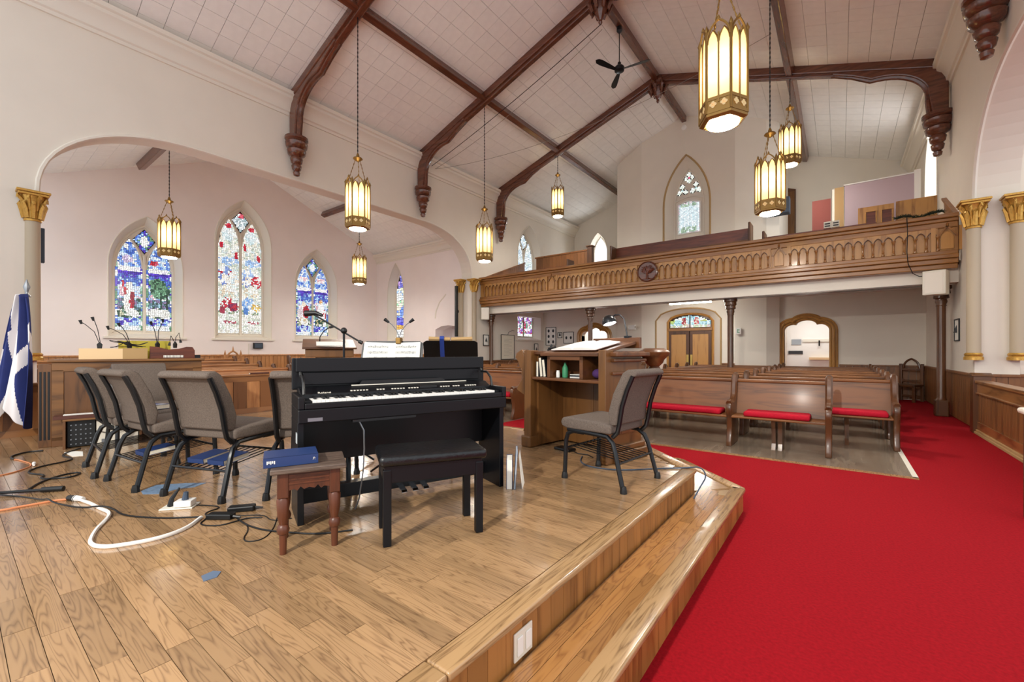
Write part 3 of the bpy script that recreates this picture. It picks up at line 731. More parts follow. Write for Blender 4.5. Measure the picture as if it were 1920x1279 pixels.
# ================================================================== ARCHITECTURAL THINGS
# roof trusses: two rafters, two curved knees on carved corbels, carved boss at the ridge
def rings(prof, c, n=16): return MB().lathe(prof, n, c)
CORB = [(.03, -.95), (.07, -.93), (.085, -.86), (.06, -.83), (.1, -.79), (.12, -.7), (.09, -.66), (.13, -.62), (.15, -.52), (.12, -.48), (.2, -.42), (.22, -.32), (.18, -.28), (.24, -.24), (.26, -.14), (.22, -.1), (.27, -.06), (.27, 0), (.2, .02)]
TRUSSY = (5.3, 9.4, 13.45)
TL = ['dark wooden roof truss over the front of the platform', 'dark wooden roof truss between the platform truss and the gallery truss', 'dark wooden roof truss just above the gallery front']
for k, y in enumerate(TRUSSY):
    t = thing('roof_truss', TL[k], 'truss', (XC, y, RIDGE), 0, 'roof trusses of the nave')
    for sg in (-1, 1):
        W = (XC - XL) if sg < 0 else (XR - XC); W -= .02
        zz = lambda d: -SL * d
        r = MB(); r.prism([(0, -.012), (sg * W, zz(W) - .012), (sg * W, zz(W) - .22), (0, -.22)], 'xz', -.12, .12); r.build('rafter', MT['rafter'], t, bevel=.02)
        MB().prism([(0, -.2), (sg * W, zz(W) - .2), (sg * W, zz(W) - .3), (0, -.3)], 'xz', -.07, .07).build('rafter_moulding', MT['rafter'], t, bevel=.02)
        # knee
        w0 = W - .02; zc = 6.72 - RIDGE
        inner = []
        for i in range(13):
            a = i / 12 * pi / 2; inner.append((w0 - .32 - 1.0 * (1 - cos(a)), zc + .45 + 1.0 * sin(a) * .72))
        end = inner[-1][0]
        poly = [(w0, zc), (w0 - .26, zc), (w0 - .3, zc + .3)] + inner + [(end - .35, zz(end - .35) - .33), (end - .75, zz(end - .75) - .28), (end - .75, zz(end - .75) - .2), (w0, zz(w0) - .2)]
        MB().prism([(sg * p, q) for p, q in poly], 'xz', -.1, .1).build('knee_bracket', MT['rafter'], t, bevel=.025)
        MB().tube([(sg * p, 0, q) for p, q in [(w0 - .29, zc), (w0 - .32, zc + .3)] + inner + [(end - .35, zz(end - .35) - .31), (end - .75, zz(end - .75) - .25)]], .06, 8).build('knee_moulding', MT['rafter'], t, 40)
        MB().lathe(CORB, 16, (sg * (w0 - .17), 0, zc)).build('corbel', MT['rafter'], t, 50)
    b = MB().lathe([(.02, -.85), (.05, -.8), (.04, -.75), (.1, -.66), (.17, -.52), (.2, -.42), (.16, -.36), (.22, -.3), (.24, -.2), (.2, -.1)], 8).build('boss', MT['rafter'], t, 30)
    lf = MB()
    for i in range(8):
        a = i * pi / 4; lf.tube([(.22 * cos(a), .22 * sin(a), -.25), (.27 * cos(a), .27 * sin(a), -.4), (.2 * cos(a), .2 * sin(a), -.55), (.22 * cos(a), .22 * sin(a), -.6)], [.03, .06, .04, .015], 6)
    lf.build('carved_leaves', MT['rafter'], b, 40)
for nm, x, lab in (('ridge_beam', XC, 'dark ridge beam running along the top of the nave roof'), ('purlin', -8.15, 'dark purlin along the roof slope over the stained glass transept'), ('purlin', -1.0, 'dark purlin along the roof slope over the red carpet aisle')):
    z = roofz(x); y1 = 16.4 if x < -2 else YB
    if x < -7: y1 = YB - .1
    o = MB().box(-.08, .08, -.6, y1, -.24, -.03 if nm == 'ridge_beam' else -.012).build(nm, MT['rafter'], None, bevel=.02, loc=(x, 0, z)); tag(o, lab, 'beam', 'lengthwise roof beams')
    if nm == 'purlin': o.rotation_euler = (0, -al if x < XC else al, 0)     # lies flat against its roof slope
MT['raftery'] = wood('dark_rafter_lengthwise', '#46261A', '#7A4630', 'y', .25, 3, coat=.5)
for o in COL.objects:
    if o.name.split('.')[0] in ('ridge_beam', 'purlin'): o.data.materials[0] = MT['raftery']
for y, lab in ((3.6, 'brown purlin end showing under the transept ceiling by the shepherd window'), (9.3, 'brown purlin end showing under the transept ceiling by the right window')):
    z = PT - (PT - ET) * abs(y - YTC) / (YT1 - YTC)
    dy = -.08 if y < YTC else .08; z -= .08 * math.tan(at); y += dy      # keeps the beam's underside over the lantern chain
    o = tag(MB().box(-5.3, 0, -.09, .09, -.2, -.012).build('transept_purlin', MT['rafter'], None, bevel=.02, loc=(XL - .5, y, z)), lab, 'beam'); o.rotation_euler = (at if y < YTC else -at, 0, 0)

# pendant lanterns
def lanternmat():
    m, t, b = nodes('lantern_glass'); b.inputs['Base Color'].default_value = srgb('#FFF0C4'); b.inputs['Roughness'].default_value = .4
    tr = t.nodes.new('ShaderNodeBsdfTranslucent'); tr.inputs[0].default_value = srgb('#FFE2A4'); mx = t.nodes.new('ShaderNodeMixShader'); mx.inputs[0].default_value = .6
    out = t.nodes['Material Output']; b.inputs['Emission Color'].default_value = srgb('#FFD98E'); b.inputs['Emission Strength'].default_value = .42
    t.links.new(b.outputs[0], mx.inputs[1]); t.links.new(tr.outputs[0], mx.inputs[2]); t.links.new(mx.outputs[0], out.inputs[0]); return m
MT['lglass'] = lanternmat()
def make_lantern(chain):
    t = thing('pendant_lantern', 'x', 'lantern'); R = .245; ap = R * cos(pi / 6); fw = R
    for k in range(6):
        a = k * pi / 3 + pi / 6; M = Matrix.Rotation(a, 4, 'Z') @ Matrix.Translation((ap, 0, 0)) @ Matrix.Rotation(pi / 2, 4, 'Z')   # local x along face, -y outwards
        h = fw / 2
        for sg in (-1, 1):
            g = MB(); g.M = M; c = sg * h * .47; w = h * .42
            g.add([(c - w, .0, .17), (c + w, .0, .17), (c + w, 0, .78), (c + w * .6, 0, .85), (c, 0, .9), (c - w * .6, 0, .85), (c - w, 0, .78)], [tuple(range(7))]); g.build('glass_pane', MT['lglass'], t)
            g = MB(); g.M = M; q = sg * h * .45
            for dx, dz in ((0, .02), (0, -.02), (.02, 0), (-.02, 0)): g.add([(q + dx + .018 * cos(i * pi / 4), -.012, .085 + dz + .018 * sin(i * pi / 4)) for i in range(8)], [tuple(range(8))])
            g.build('quatrefoil_light', MT['lglass'], t)
        f = MB(); f.M = M
        f.tube([(-h, 0, 0), (-h, 0, .9)], .016, 6); f.lathe([(.018, .9), (.024, .92), (.012, .95), (.002, .98)], 6, (-h, 0, 0))
        f.box(-h, h, -.01, .01, .0, .035); f.box(-h, h, -.01, .01, .135, .17); f.box(-h, h, -.004, .004, .03, .14); f.box(-.008, .008, -.012, .01, .1, .86)
        f.tube([(u, -.004, z) for u, z in pointed(0, 2 * h * .94, .8, .2, 5)], .012, 5); f.lathe([(.012, .99), (.02, 1.01), (.003, 1.05)], 6)
        for sg in (-1, 1): f.tube([(u, -.004, z) for u, z in pointed(sg * h * .47, h * .86, .76, .14, 4)], .008, 4)
        f.build('frame_face', MT['brass'], t, 40)
    MB().lathe([(R * 1.02, 0), (R * 1.02, -.03), (R * .85, -.05), (.17, -.05), (.17, -.04), (.0001, -.04)], 6, (0, 0, 0)).build('base_rim', MT['brass'], t)
    MB().lathe([(.165, -.05), (.165, -.06), (.12, -.07), (.0001, -.072)], 20).build('diffuser', MT['glow'], t, 40)
    c = MB()
    for k in range(3):
        a = k * 2 * pi / 3 + .3; p0 = Vector((.21 * cos(a), .21 * sin(a), .9)); p1 = Vector((.05 * cos(a), .05 * sin(a), 1.42))
        for i in range(12):
            q0 = p0.lerp(p1, i / 12); q1 = p0.lerp(p1, (i + .95) / 12); c.tube([q0, q1], .010 if i % 2 else .006, 5)
        c.build('suspension_chain', MT['brass'], t, 40); c = MB()
    MB().lathe([(.015, 1.38), (.06, 1.41), (.1, 1.44), (.09, 1.46), (.04, 1.47), (.03, 1.52), (.015, 1.56)], 14).build('canopy', MT['brass'], t, 40)
    m = MB(); n = int((chain - 1.55) / .045)
    for i in range(n): m.tube([(0, 0, 1.55 + (chain - 1.55) * i / n), (0, 0, 1.55 + (chain - 1.55) * (i + .9) / n)], .013 if i % 2 else .008, 5)
    m.build('hanging_chain', MT['black'], t)
    return t
LAN = [(-8.15, 5.3, 4.05, 'pendant lantern hung from the platform truss over the transept arch'), (-8.15, 9.4, 4.05, 'pendant lantern hung from the middle truss on the transept side'), (-8.15, 13.45, 6.35, 'pendant lantern high over the gallery on the transept side'),
       (-1.05, 5.3, 4.02, 'pendant lantern hung from the platform truss on the carpet aisle side'), (-1.05, 9.4, 4.05, 'pendant lantern hung from the middle truss on the carpet aisle side'), (-1.05, 13.45, 6.35, 'pendant lantern high over the gallery on the carpet aisle side'),
       (-14.2, 3.6, 3.95, 'pendant lantern in front of the shepherd window in the transept'), (-14.2, 9.3, 3.95, 'pendant lantern in front of the pink wall near the transept corner')]
protos = {}
def lantern_light(x, y, z):
    l = bpy.data.lights.new('lantern_bulb', 'POINT'); l.energy = 12; l.color = (1, .86, .6); l.shadow_soft_size = .05
    o = bpy.data.objects.new('lantern_bulb', l); COL.objects.link(o); o.location = (x, y, z)
for i, (x, y, z, lab) in enumerate(LAN):
    top = (roofz(x) - .3) if x > XL else PT - (PT - ET) * abs(y - YTC) / (YT1 - YTC) - .18
    key = round(top - z, 2)
    if key not in protos: o = protos[key] = make_lantern(top - z)
    else: o = copy_tree(protos[key])
    o.location = (x, y, z); o['label'] = 'hexagonal brass ' + lab; o['group'] = 'gothic pendant lanterns'
    lantern_light(x, y, z + .5)

# columns with gilded capitals at the arch jambs
def column(x, y, lab, z0=1.27, z1=4.12, k_=.66):
    t = thing('column', lab, 'column', (x, y, 0), 0, 'jamb columns with gilded capitals'); t.scale = (k_, k_, 1)
    MB().lathe([(.2, z0 - .02), (.2, z0 + .03), (.17, z0 + .05), (.19, z0 + .08), (.16, z0 + .11)], 16).build('base', MT['gold'], t, 40)
    MB().lathe([(.145, z0 + .1), (.14, z1 - .5)], 20).build('shaft', MT['shaft'], t, 40)
    c = MB().lathe([(.16, z1 - .5), (.17, z1 - .47), (.145, z1 - .45), (.15, z1 - .3), (.2, z1 - .14), (.24, z1 - .08)], 16)
    for k in range(8):
        a = k * pi / 4; cc, s = cos(a), sin(a)
        c.tube([(.15 * cc, .15 * s, z1 - .45), (.19 * cc, .19 * s, z1 - .3), (.25 * cc, .25 * s, z1 - .2), (.27 * cc, .27 * s, z1 - .24)], [.05, .055, .04, .015], 6)
        a += pi / 8; cc, s = cos(a), sin(a); r = .3 if k % 2 == 0 else .26
        c.tube([(.16 * cc, .16 * s, z1 - .32), (.22 * cc, .22 * s, z1 - .15), (r * cc, r * s, z1 - .09), (r * cc, r * s, z1 - .14)], [.03, .035, .035, .02], 6)
    c.build('capital', MT['gold'], t, 40)
    MB().box(-.27, .27, -.27, .27, z1 - .08, z1 - .04).box(-.3, .3, -.3, .3, z1 - .04, z1).build('abacus', MT['gold'], t, bevel=.01)
column(XR - .03, 11.25, 'taupe jamb column with gilded capital on the nave side beside the carved rail'); column(XR + .5, 11.25, 'taupe jamb column with gilded capital on the side of the red exit sign')
column(XL + .03, 12.05, 'taupe jamb column with gilded capital beside the gallery end'); column(XL - .47, 11.85, 'taupe jamb column with gilded capital on the inner side of the transept arch')
column(XL + .02, .9, 'taupe jamb column with gilded capital behind the flag')

# gallery front
gfr = thing('gallery_parapet', 'carved oak gallery parapet with pointed arcading across the nave', 'balcony', (0, 12.4, 0))
gx0, gx1 = XL + .06, XR - .05
MB().box(gx0, gx1, .0, .1, 3.4, 4.1).build('backing_board', MT['oak'], gfr)
for n_, y0, z0, z1 in (('top_rail', -.13, 4.12, 4.2), ('upper_moulding', -.07, 4.05, 4.12), ('frieze', -.045, 3.93, 4.05), ('base_rail', -.05, 3.38, 3.47), ('lower_moulding', -.11, 3.3, 3.38), ('soffit_moulding', -.06, 3.2, 3.3), ('drop_moulding', .0, 3.1, 3.2)):
    MB().box(gx0, gx1, y0, .1 if n_ != 'drop_moulding' else .25, z0, z1).build(n_, MT['oakx'], gfr, bevel=.015)
def arcade(x0, x1, n):
    w = (x1 - x0) / n; ap = pointed(w / 2, w * .8, 3.76, .11, 5)
    me = MB().prism([(0, 3.76)] + ap + [(w, 3.76), (w, 3.95), (0, 3.95)], 'xz', -.04, .0).mesh('arch'); me.materials.append(MT['oak'])
    co = MB().lathe([(.028, 3.47), (.028, 3.5), (.018, 3.51), (.018, 3.53), (.026, 3.54), (.019, 3.56), (.02, 3.7), (.026, 3.71), (.019, 3.72), (.034, 3.75), (.036, 3.77)], 8, (0, -.05, 0)).mesh('colonette', 40); co.materials.append(MT['oakx'])
    be = MB().tube([(u, -.042, z) for u, z in ap], .009, 5).mesh('arch_bead', 40); be.materials.append(MT['pewend'])
    for i in range(n):
        a = link('arch', me, gfr, loc=(x0 + i * w, 0, 0)); link('arch_bead', be, a)
    for i in range(n + 1): link('colonette', co, gfr, loc=(x0 + i * w, 0, 0))
arcade(-10.7, -7.98, 16); arcade(-7.5, -4.77, 16); arcade(-4.13, -1.42, 16); arcade(-.96, 1.6, 15)
def gable_panel(x):
    g = MB().box(x - .24, x - .17, -.05, 0, 3.46, 3.95).box(x + .17, x + .24, -.05, 0, 3.46, 3.95).build('gable_stile', MT['oak'], gfr)
    MB().prism([(x - .1, 3.5)] + pointed(x, .2, 3.72, .14, 5) + [(x + .1, 3.5)], 'xz', -.03, 0).build('gable_panel', MT['oak'], gfr, bevel=.008)
    m = MB(); m.bar((x - .14, -.03, 3.76), (x, -.03, 3.97), .03, .03).bar((x + .14, -.03, 3.76), (x, -.03, 3.97), .03, .03).lathe([(.01, 3.96), (.03, 4.0), (.01, 4.03)], 6, (x, -.04, 0)); m.build('gable', MT['oakx'], gfr)
gable_panel(-7.74); gable_panel(-1.19); gable_panel(1.74)
rd = MB().lathe([(.3, 0), (.3, .03), (.27, .05), (.26, .03), (.0001, .03)], 28); rd.v = [(x, -z - .05, y) for x, y, z in rd.v]
rd.M = None; ro = rd.build('roundel', MT['rafter'], gfr, 40, loc=(-4.45, 0, 3.72))
tr = MB(); rg = random.Random(5)
tr.tube([(0, -.105, -.22), (0, -.115, -.05), (.01, -.105, .06)], [.035, .022, .012], 6)
for i in range(34):
    a = rg.uniform(-1.25, 1.25); r0 = rg.uniform(.02, .1); r1 = rg.uniform(.15, .24); k = rg.uniform(-.25, .25)
    tr.tube([(sin(a) * r0, -.105, -.08 + cos(a) * r0), (sin(a + k) * (r0 + r1) / 2, -.118, -.04 + cos(a + k) * (r0 + r1) / 2), (sin(a) * r1, -.105, -.02 + cos(a) * r1 * .95)], [.012, .014, .006], 5)
for i in range(5): tr.tube([(0, -.105, -.2), ((i - 2) * .07, -.105, -.235 + abs(i - 2) * .01)], [.02, .008], 5)
tr.build('carved_tree', MT['cherry'], ro, 40)

# gallery posts
def post(x, y, lab, top=2.84):
    t = thing('post', lab, 'post', (x, y, 0), 0, 'posts carrying the gallery')
    MB().box(-.11, .11, -.11, .11, 0, .35).build('plinth', MT['pewend'], t, bevel=.02)
    MB().lathe([(.1, .35), (.075, .4), (.075, top - .45)], 12).build('shaft', MT['pewend'], t, 30)
    MB().lathe([(.09, top - .45), (.08, top - .42), (.1, top - .36), (.09, top - .3), (.13, top - .28), (.12, top - .2), (.15, top - .18), (.14, top - .1), (.17, top - .08), (.17, top - .02), (.12, top)], 16).build('capital', MT['pewend'], t, 40)
post(-6.58, 12.93, 'slender dark wood post under the gallery beside the pulpit desk lamp'); post(-2.37, 12.93, 'slender dark wood post under the gallery rising from the middle pews')
post(XL + .2, 12.85, 'slender dark wood post under the gallery against the left wall'); post(XR - .2, 13.1, 'slender dark wood post under the gallery against the right wall')

# gallery seating and boards
gp = thing('gallery_pew', 'long dark pew back above the middle of the gallery front', 'pew', (-6.05, 13.8, 3.5))
MB().box(0, 4.03, 0, .05, .3, 1.4).build('backrest', MT['cherry'], gp); MB().box(0, 4.0, -.45, 0, .4, .45).build('seat', MT['pew'], gp); MB().box(-.06, 0, -.4, .1, 0, 1.42).build('end_panel', MT['pewend'], gp, bevel=.02); MB().box(4.03, 4.09, -.4, .1, 0, 1.48).build('end_panel', MT['pewend'], gp, bevel=.02)
MB().box(0, 4.0, -.13, -.1, 1.0, 1.06).build('book_ledge', MT['pew'], gp)
gp2 = thing('gallery_pew', 'dark gallery pew with a light top rail below the maroon board', 'pew', (-1.6, 13.6, 3.5))
MB().box(0, 2.3, 0, .05, .3, 1.03).build('backrest', MT['cherry'], gp2); MB().box(0, 2.3, -.45, 0, .4, .45).build('seat', MT['pew'], gp2); MB().box(-.06, 0, -.4, .1, 0, 1.12).build('end_panel', MT['pewend'], gp2, bevel=.02); MB().box(0, 2.3, -.16, -.12, .84, .88).build('hymn_rail', MT['steel'], gp2)
gp3 = thing('gallery_pew', 'dark gallery pew below the left gallery window', 'pew', (-10.6, 14.2, 3.5))
MB().box(0, 2.6, 0, .05, .3, 1.15).build('backrest', MT['cherry'], gp3); MB().box(0, 2.6, -.4, 0, .4, .45).build('seat', MT['pew'], gp3); MB().box(2.6, 2.66, -.4, .1, 0, 1.3).build('end_panel', MT['pewend'], gp3, bevel=.02); MB().box(0, 2.6, -.16, -.12, .9, .94).build('hymn_rail', MT['steel'], gp3)
pt = thing('gallery_partition', 'boarded wooden partition with end post behind the gallery pews', 'partition', (0, 15.3, 0))
n = 15
for i in range(n): MB().box(-10.35 + i * .166 + .003, -10.35 + (i + 1) * .166 - .003, 0, .04, 4.0, 5.36).build('board', MT['wains'], pt)
MB().box(-10.4, -7.75, -.03, .07, 5.36, 5.42).build('cap_rail', MT['wains'], pt, bevel=.01)
MB().box(-7.88, -7.68, -.1, .1, 4.0, 5.48).build('post', MT['pewend'], pt, bevel=.01); MB().box(-7.92, -7.64, -.14, .14, 5.48, 5.54).build('post_cap', MT['pewend'], pt, bevel=.02)
sw = thing('stair_boarding', 'sloping boarded wainscot rising along the left gallery wall', 'wainscot', (XL, 0, 0))
n = 18
for i in range(n):
    y0 = 12.62 + i * .15; z0, z1 = 3.2 + max(0, (y0 - 13.3) * .28), 4.22 + i * .15 * .375
    MB().prism([(y0 + .003, z0), (y0 + .147, z0), (y0 + .147, z1 + .056), (y0 + .003, z1)], 'yz', .005, .04).build('board', MT['wains'], sw)
MB().bar((.04, 12.62, 4.24), (.04, 15.32, 5.26), .09, .05).build('cap_rail', MT['wains'], sw, bevel=.01)
rb = thing('stair_boarding', 'sloping boarded wainscot at the right end of the gallery', 'wainscot', (XR, 0, 0))
for i in range(9):
    y0 = 12.62 + i * .15; z1 = 4.22 + i * .15 * .5; MB().prism([(y0 + .003, 3.2), (y0 + .147, 3.2), (y0 + .147, z1 + .07), (y0 + .003, z1)], 'yz', -.04, -.005).build('board', MT['wains'], rb)
MB().bar((-.04, 12.62, 4.24), (-.04, 13.97, 4.93), .09, .05).build('cap_rail', MT['wains'], rb, bevel=.01)
bx = thing('panelled_box_front', 'oak box front with two raised panels standing on the gallery', 'panel', (.36, 13.9, 3.5))
MB().box(0, .68, 0, .05, 0, 1.5).build('board', MT['oak'], bx)
for i in range(2):
    p = MB().box(.16 + i * .3, .34 + i * .3, -.015, 0, .75, 1.36).build('panel', MT['cherry'], bx)
    MB().tube([(.15 + i * .3, -.01, .75), (.15 + i * .3, -.01, 1.37), (.35 + i * .3, -.01, 1.37), (.35 + i * .3, -.01, .75)], .014, 6).build('panel_moulding', MT['oak'], p)
b2 = tag(MB().box(0, .72, 0, .05, 0, 1.54).build('plain_box_front', MT['oak'], None, bevel=.008, loc=(1.08, 13.95, 3.5)), 'plain oak box front with garland before it on the gallery', 'panel')
tag(MB().box(0, .42, 0, .04, 0, 1.85).build('display_board', MT['maroon'], None, loc=(-.62, 14.7, 3.75)), 'maroon board standing in the gallery', 'board')
mb_ = thing('folding_screen', 'mauve folding screen with tan edge and white frame in the gallery', 'screen', (-.12, 14.7, 3.75))
MB().box(.22, 1.6, 0, .04, .75, 2.12).build('panel', MT['mauve'], mb_); MB().box(.22, 1.6, 0, .04, .0, .72).build('lower_panel', MT['maroon'], mb_); MB().box(.0, .2, -.02, .06, 0, 2.1).build('edge_board', MT['tan'], mb_); MB().box(1.6, 1.72, -.02, .06, 0, 2.2).build('white_post', MT['white'], mb_); MB().box(-.05, .0, -.02, .04, 0, 2.08).build('pale_strip', MT['ivory'], mb_); MB().box(.2, 1.6, -.02, .05, 2.12, 2.15).build('top_rail', MT['white'], mb_); MB().box(.2, 1.6, -.02, .05, .72, .75).build('mid_rail', MT['ivory'], mb_)
gd = struct('door_4', MB().prism([(-2.0, 4.0), (-2.0, 7.65), (-1.7, 7.75), (-1.35, 7.62), (-1.35, 4.0)], 'xz', YB - .08, YB), MT['pewend'])
for i in range(4): MB().box(-1.98 + i * .15, -1.98 + i * .15 + .14, YB - .1, YB - .08, 4.1, 7.55).build('door_board', MT['pulpit'], gd)
tv = thing('monitor', 'dark blue monitor box on a bracket beside the tower corner', 'monitor', (-1.55, 16.1, 5.75)); MB().box(-.3, .3, -.2, .15, 0, .5).build('cabinet', MT['stone'], tv, bevel=.02); MB().tube([(-.1, .1, .2), (-.2, .45, .2)], .03, 6).build('bracket', MT['black'], tv)
ga = MB(); rg = random.Random(9)
for i in range(420):
    t_ = rg.random(); x = t_ * .75; z = .05 + .03 * sin(t_ * 9); a = rg.uniform(0, 2 * pi); e = rg.uniform(-.4, 1.1)
    p = Vector((x, rg.uniform(-.02, .02), z)); q = p + Vector((cos(a) * cos(e) * .09, sin(a) * cos(e) * .07, max(-.03, sin(e) * .06))); ga.tube([p, q], [.006, .002], 3)
tag(ga.build('pine_garland', MT['green'], None, loc=(.95, 12.38, 4.2)), 'dark green pine garland lying on the gallery rail', 'garland')
cb = MB().tube([(1.12, 12.26, 4.22), (1.13, 12.24, 3.9), (1.12, 12.25, 3.5), (1.14, 12.27, 3.25), (1.22, 12.35, 3.05), (1.33, 12.42, 2.98), (1.45, 12.44, 2.99), (1.55, 12.44, 3.06)], .008, 6)
tag(cb.build('speaker_cable', MT['black'], None, 40), 'black cable hanging from the garland down to the cream speaker', 'cable')
for nm in range(2):
    cabt = thing('hymn_holder', 'pale louvred card holder on the gallery pew, ' + ('beside the maroon board' if nm == 0 else 'under the tan screen edge'), 'holder', (-.33 + nm * .17, 13.52, 4.53), 0, 'card holders on the gallery pew')
    MB().box(0, .15, 0, .06, 0, .16).build('case', MT['ivory'], cabt); MB().box(.02, .13, -.008, 0, .03, .06).box(.02, .13, -.008, 0, .09, .12).build('louvre', MT['ink'], cabt)

# ceiling fan on the ridge
fan = thing('ceiling_fan', 'dark three-bladed ceiling fan hanging from the ridge on a rod', 'fan', (XC, 10.5, 8.6))
MB().lathe([(.012, .2), (.012, 1.1)], 8).build('rod', MT['black'], fan); MB().lathe([(.03, 1.0), (.07, 1.05), (.07, 1.15)], 12).build('ceiling_cap', MT['black'], fan)
MB().lathe([(.05, 0), (.12, .02), (.13, .1), (.1, .14), (.05, .16), (.04, .24)], 16).build('motor', MT['black'], fan, 40)
for k, a in enumerate((radians(127), radians(247), radians(7))):
    b = MB(); b.M = Matrix.Rotation(a, 4, 'Z') @ Matrix.Rotation(.25, 4, 'X')
    P = [(.12, -.04), (.3, -.06), (.6, -.075), (.72, -.06), (.78, 0), (.72, .06), (.6, .075), (.3, .05), (.12, .03)]
    b.prism(P, 'xy', .04, .05); b.build('blade', MT['black'], fan)
sd = thing('smoke_detector', 'small white smoke detector under the ridge end', 'detector', (XC, 16.3, 9.55)); m = MB().lathe([(.0001, 0), (.09, 0), (.09, .04), (.06, .06), (.0001, .06)], 16); m.v = [(x, -z, y) for x, y, z in m.v]; m.build('cover', MT['white'], sd, 40); MB().tube([(0, -.01, -.08), (0, -.01, -.85)], .012, 6).build('conduit', MT['trim'], sd)

# wires strung under the roof
def wire(name, lab, pts, r=.006):
    return tag(MB().tube(pts, r, 5).build(name, MT['black'] if r > .007 else MT['gap'], None), lab, 'wire')
def sag(p, q, s, n=14):
    p, q = Vector(p), Vector(q); return [tuple(p.lerp(q, i / n) - Vector((0, 0, s * 4 * (i / n) * (1 - i / n)))) for i in range(n + 1)]
wire('overhead_wire', 'dark wire from the middle ridge boss down to the left wall', sag((XC, 9.4, 9.15), (-10.6, 9.6, 7.45), .1), .009)
wire('overhead_wire', 'thin wire beside the dark wire under the left roof slope', sag((XC, 9.5, 9.1), (-10.6, 9.75, 7.4), .22), .006)
wire('overhead_wire', 'thin wire sagging past the ceiling fan', sag((-1.2, 11, 8.4), (-10.6, 9.8, 7.42), .5), .005)

# nave pews
ENDP = [(0, 0), (.0, .08), (.04, .16), (.05, .3), (.02, .42), (-.01, .5), (-.02, .58), (.01, .63), (.06, .645), (.14, .63), (.26, .64), (.35, .69), (.4, .78), (.42, .88), (.44, .97), (.48, 1.02), (.55, 1.025), (.6, .99), (.6, .9), (.57, .7), (.55, .45), (.55, .0)]
def make_pew(x0, xs, x1, lab, cat_group):
    t = thing('pew', lab, 'pew', (0, 0, 0), 0, cat_group)
    MB().prism([(.42, .45), (.46, .45), (.56, .94), (.52, .95)], 'yz', x0 + .03, x1 - .03).build('backrest', MT['pew'], t)
    MB().box(x0 + .03, x1 - .03, .49, .6, .92, .965).build('top_rail', MT['pew'], t, bevel=.012)
    MB().box(x0 + .03, x1 - .03, .02, .47, .42, .45).build('seat', MT['pew'], t, bevel=.01)
    MB().box(x0 + .03, x1 - .03, .56, .6, .6, .64).build('book_ledge', MT['pew'], t)
    for x in [x0, x1] + ([xs] if xs else []):
        e = MB().prism(ENDP, 'yz', x - .035, x + .035).build('end_panel', MT['pewend'], t, bevel=.012, seg=3)
        MB().tube([(x, y, z) for y, z in ENDP[7:18]], .042, 6).build('end_moulding', MT['pewend'], e, 40)
    for x in (x0 + .55, (xs or (x0 + x1) / 2) + .55 if x1 - x0 > 2 else x1 - .5, x1 - .55):
        MB().prism([(.12, 0), (.18, .08), (.15, .3), (.1, .42), (.42, .42), (.4, .1), (.44, 0)], 'yz', x - .025, x + .025).build('leg', MT['pewend'], t)
    return t
ORD = ['first', 'second', 'third', 'fourth', 'fifth', 'sixth', 'seventh', 'eighth']
base = None
for k in range(8):
    if k == 0: o = make_pew(-3.7, -1.3, -.12, '', None)
    elif k == 1: o = base = make_pew(-3.7, -1.3, .63, '', None)
    else: o = copy_tree(base)
    o.location = (0, 6.95 + 1.03 * k, .014); o['label'] = 'long oak pew, %s row, on the lobed doorway side of the centre aisle' % ORD[k]; o['group'] = 'nave pews facing the platform'
base = None
for k in range(8):
    if base is None: o = base = make_pew(-9.66, -7.75, -5.3, '', None)
    else: o = copy_tree(base)
    o.location = (0, 6.95 + 1.03 * k, .014); o['label'] = 'long oak pew, %s row, on the transept side of the centre aisle' % ORD[k]; o['group'] = 'nave pews facing the platform'
def cushion(x0, x1, y, lab):
    c = MB().box(0, x1 - x0, 0, .365, 0, .075).build('seat_cushion', MT['red'], None, bevel=.03, seg=4, loc=(x0, y, .463)); tag(c, lab, 'cushion', 'red pew cushions')
cushion(-3.6, -1.42, 7.0, 'long red cushion on the front pew beside the pulpit chair'); cushion(-1.12, -.32, 7.0, 'short red cushion in the middle bay of the front pew'); cushion(-.9, .55, 8.03, 'red cushion at the aisle end of the second row pew')
cushion(-6.6, -5.4, 7.0, 'red cushion on the front pew across the centre aisle')
# transept pews on rising tiers
tier = struct('floor')
base = None; base2 = None
for k, x in enumerate((-11.6, -12.5, -13.4, -14.3, -15.2)):
    dz = .0 if k < 2 else .07 * (k - 1)
    if dz: MB().box(x - .9 if k < 4 else XT, x + .3, YT0, YT1, 0, dz + .0).build('tier', MT['pewfloor'], tier)
    for half in (0, 1):
        L0, L1 = (.0, 4.5) if half == 0 else (0, 3.9)
        proto = (base, base2)[half]
        if proto is None:
            proto = make_pew(L0, None, L1, '', None)
            for c in proto.children:
                if c.data.materials[0] == MT['pew']: c.data.materials[0] = wood('warm_pew_oak', '#8A5630', '#B98250', 'x', .35, 3, rings=12) if 'warm_pew_oak' not in bpy.data.materials else bpy.data.materials['warm_pew_oak']
            if half: base2 = proto
            else: base = proto
            o = proto
        else: o = copy_tree(proto)
        o.rotation_euler = (0, 0, pi / 2)       # local +x -> +Y, local +y -> -X : faces +X
        o.location = (x + .3, 1.1 if half == 0 else 7.3, dz)
        o['label'] = 'warm oak transept pew, %s row, %s' % (ORD[k], 'on the shepherd window side' if half == 0 else 'on the far side of the aisle'); o['group'] = 'transept pews'
# ================================================================== THINGS ON AND AROUND THE PLATFORM
cC, cS = cos(TH), sin(TH)
PZ = .39


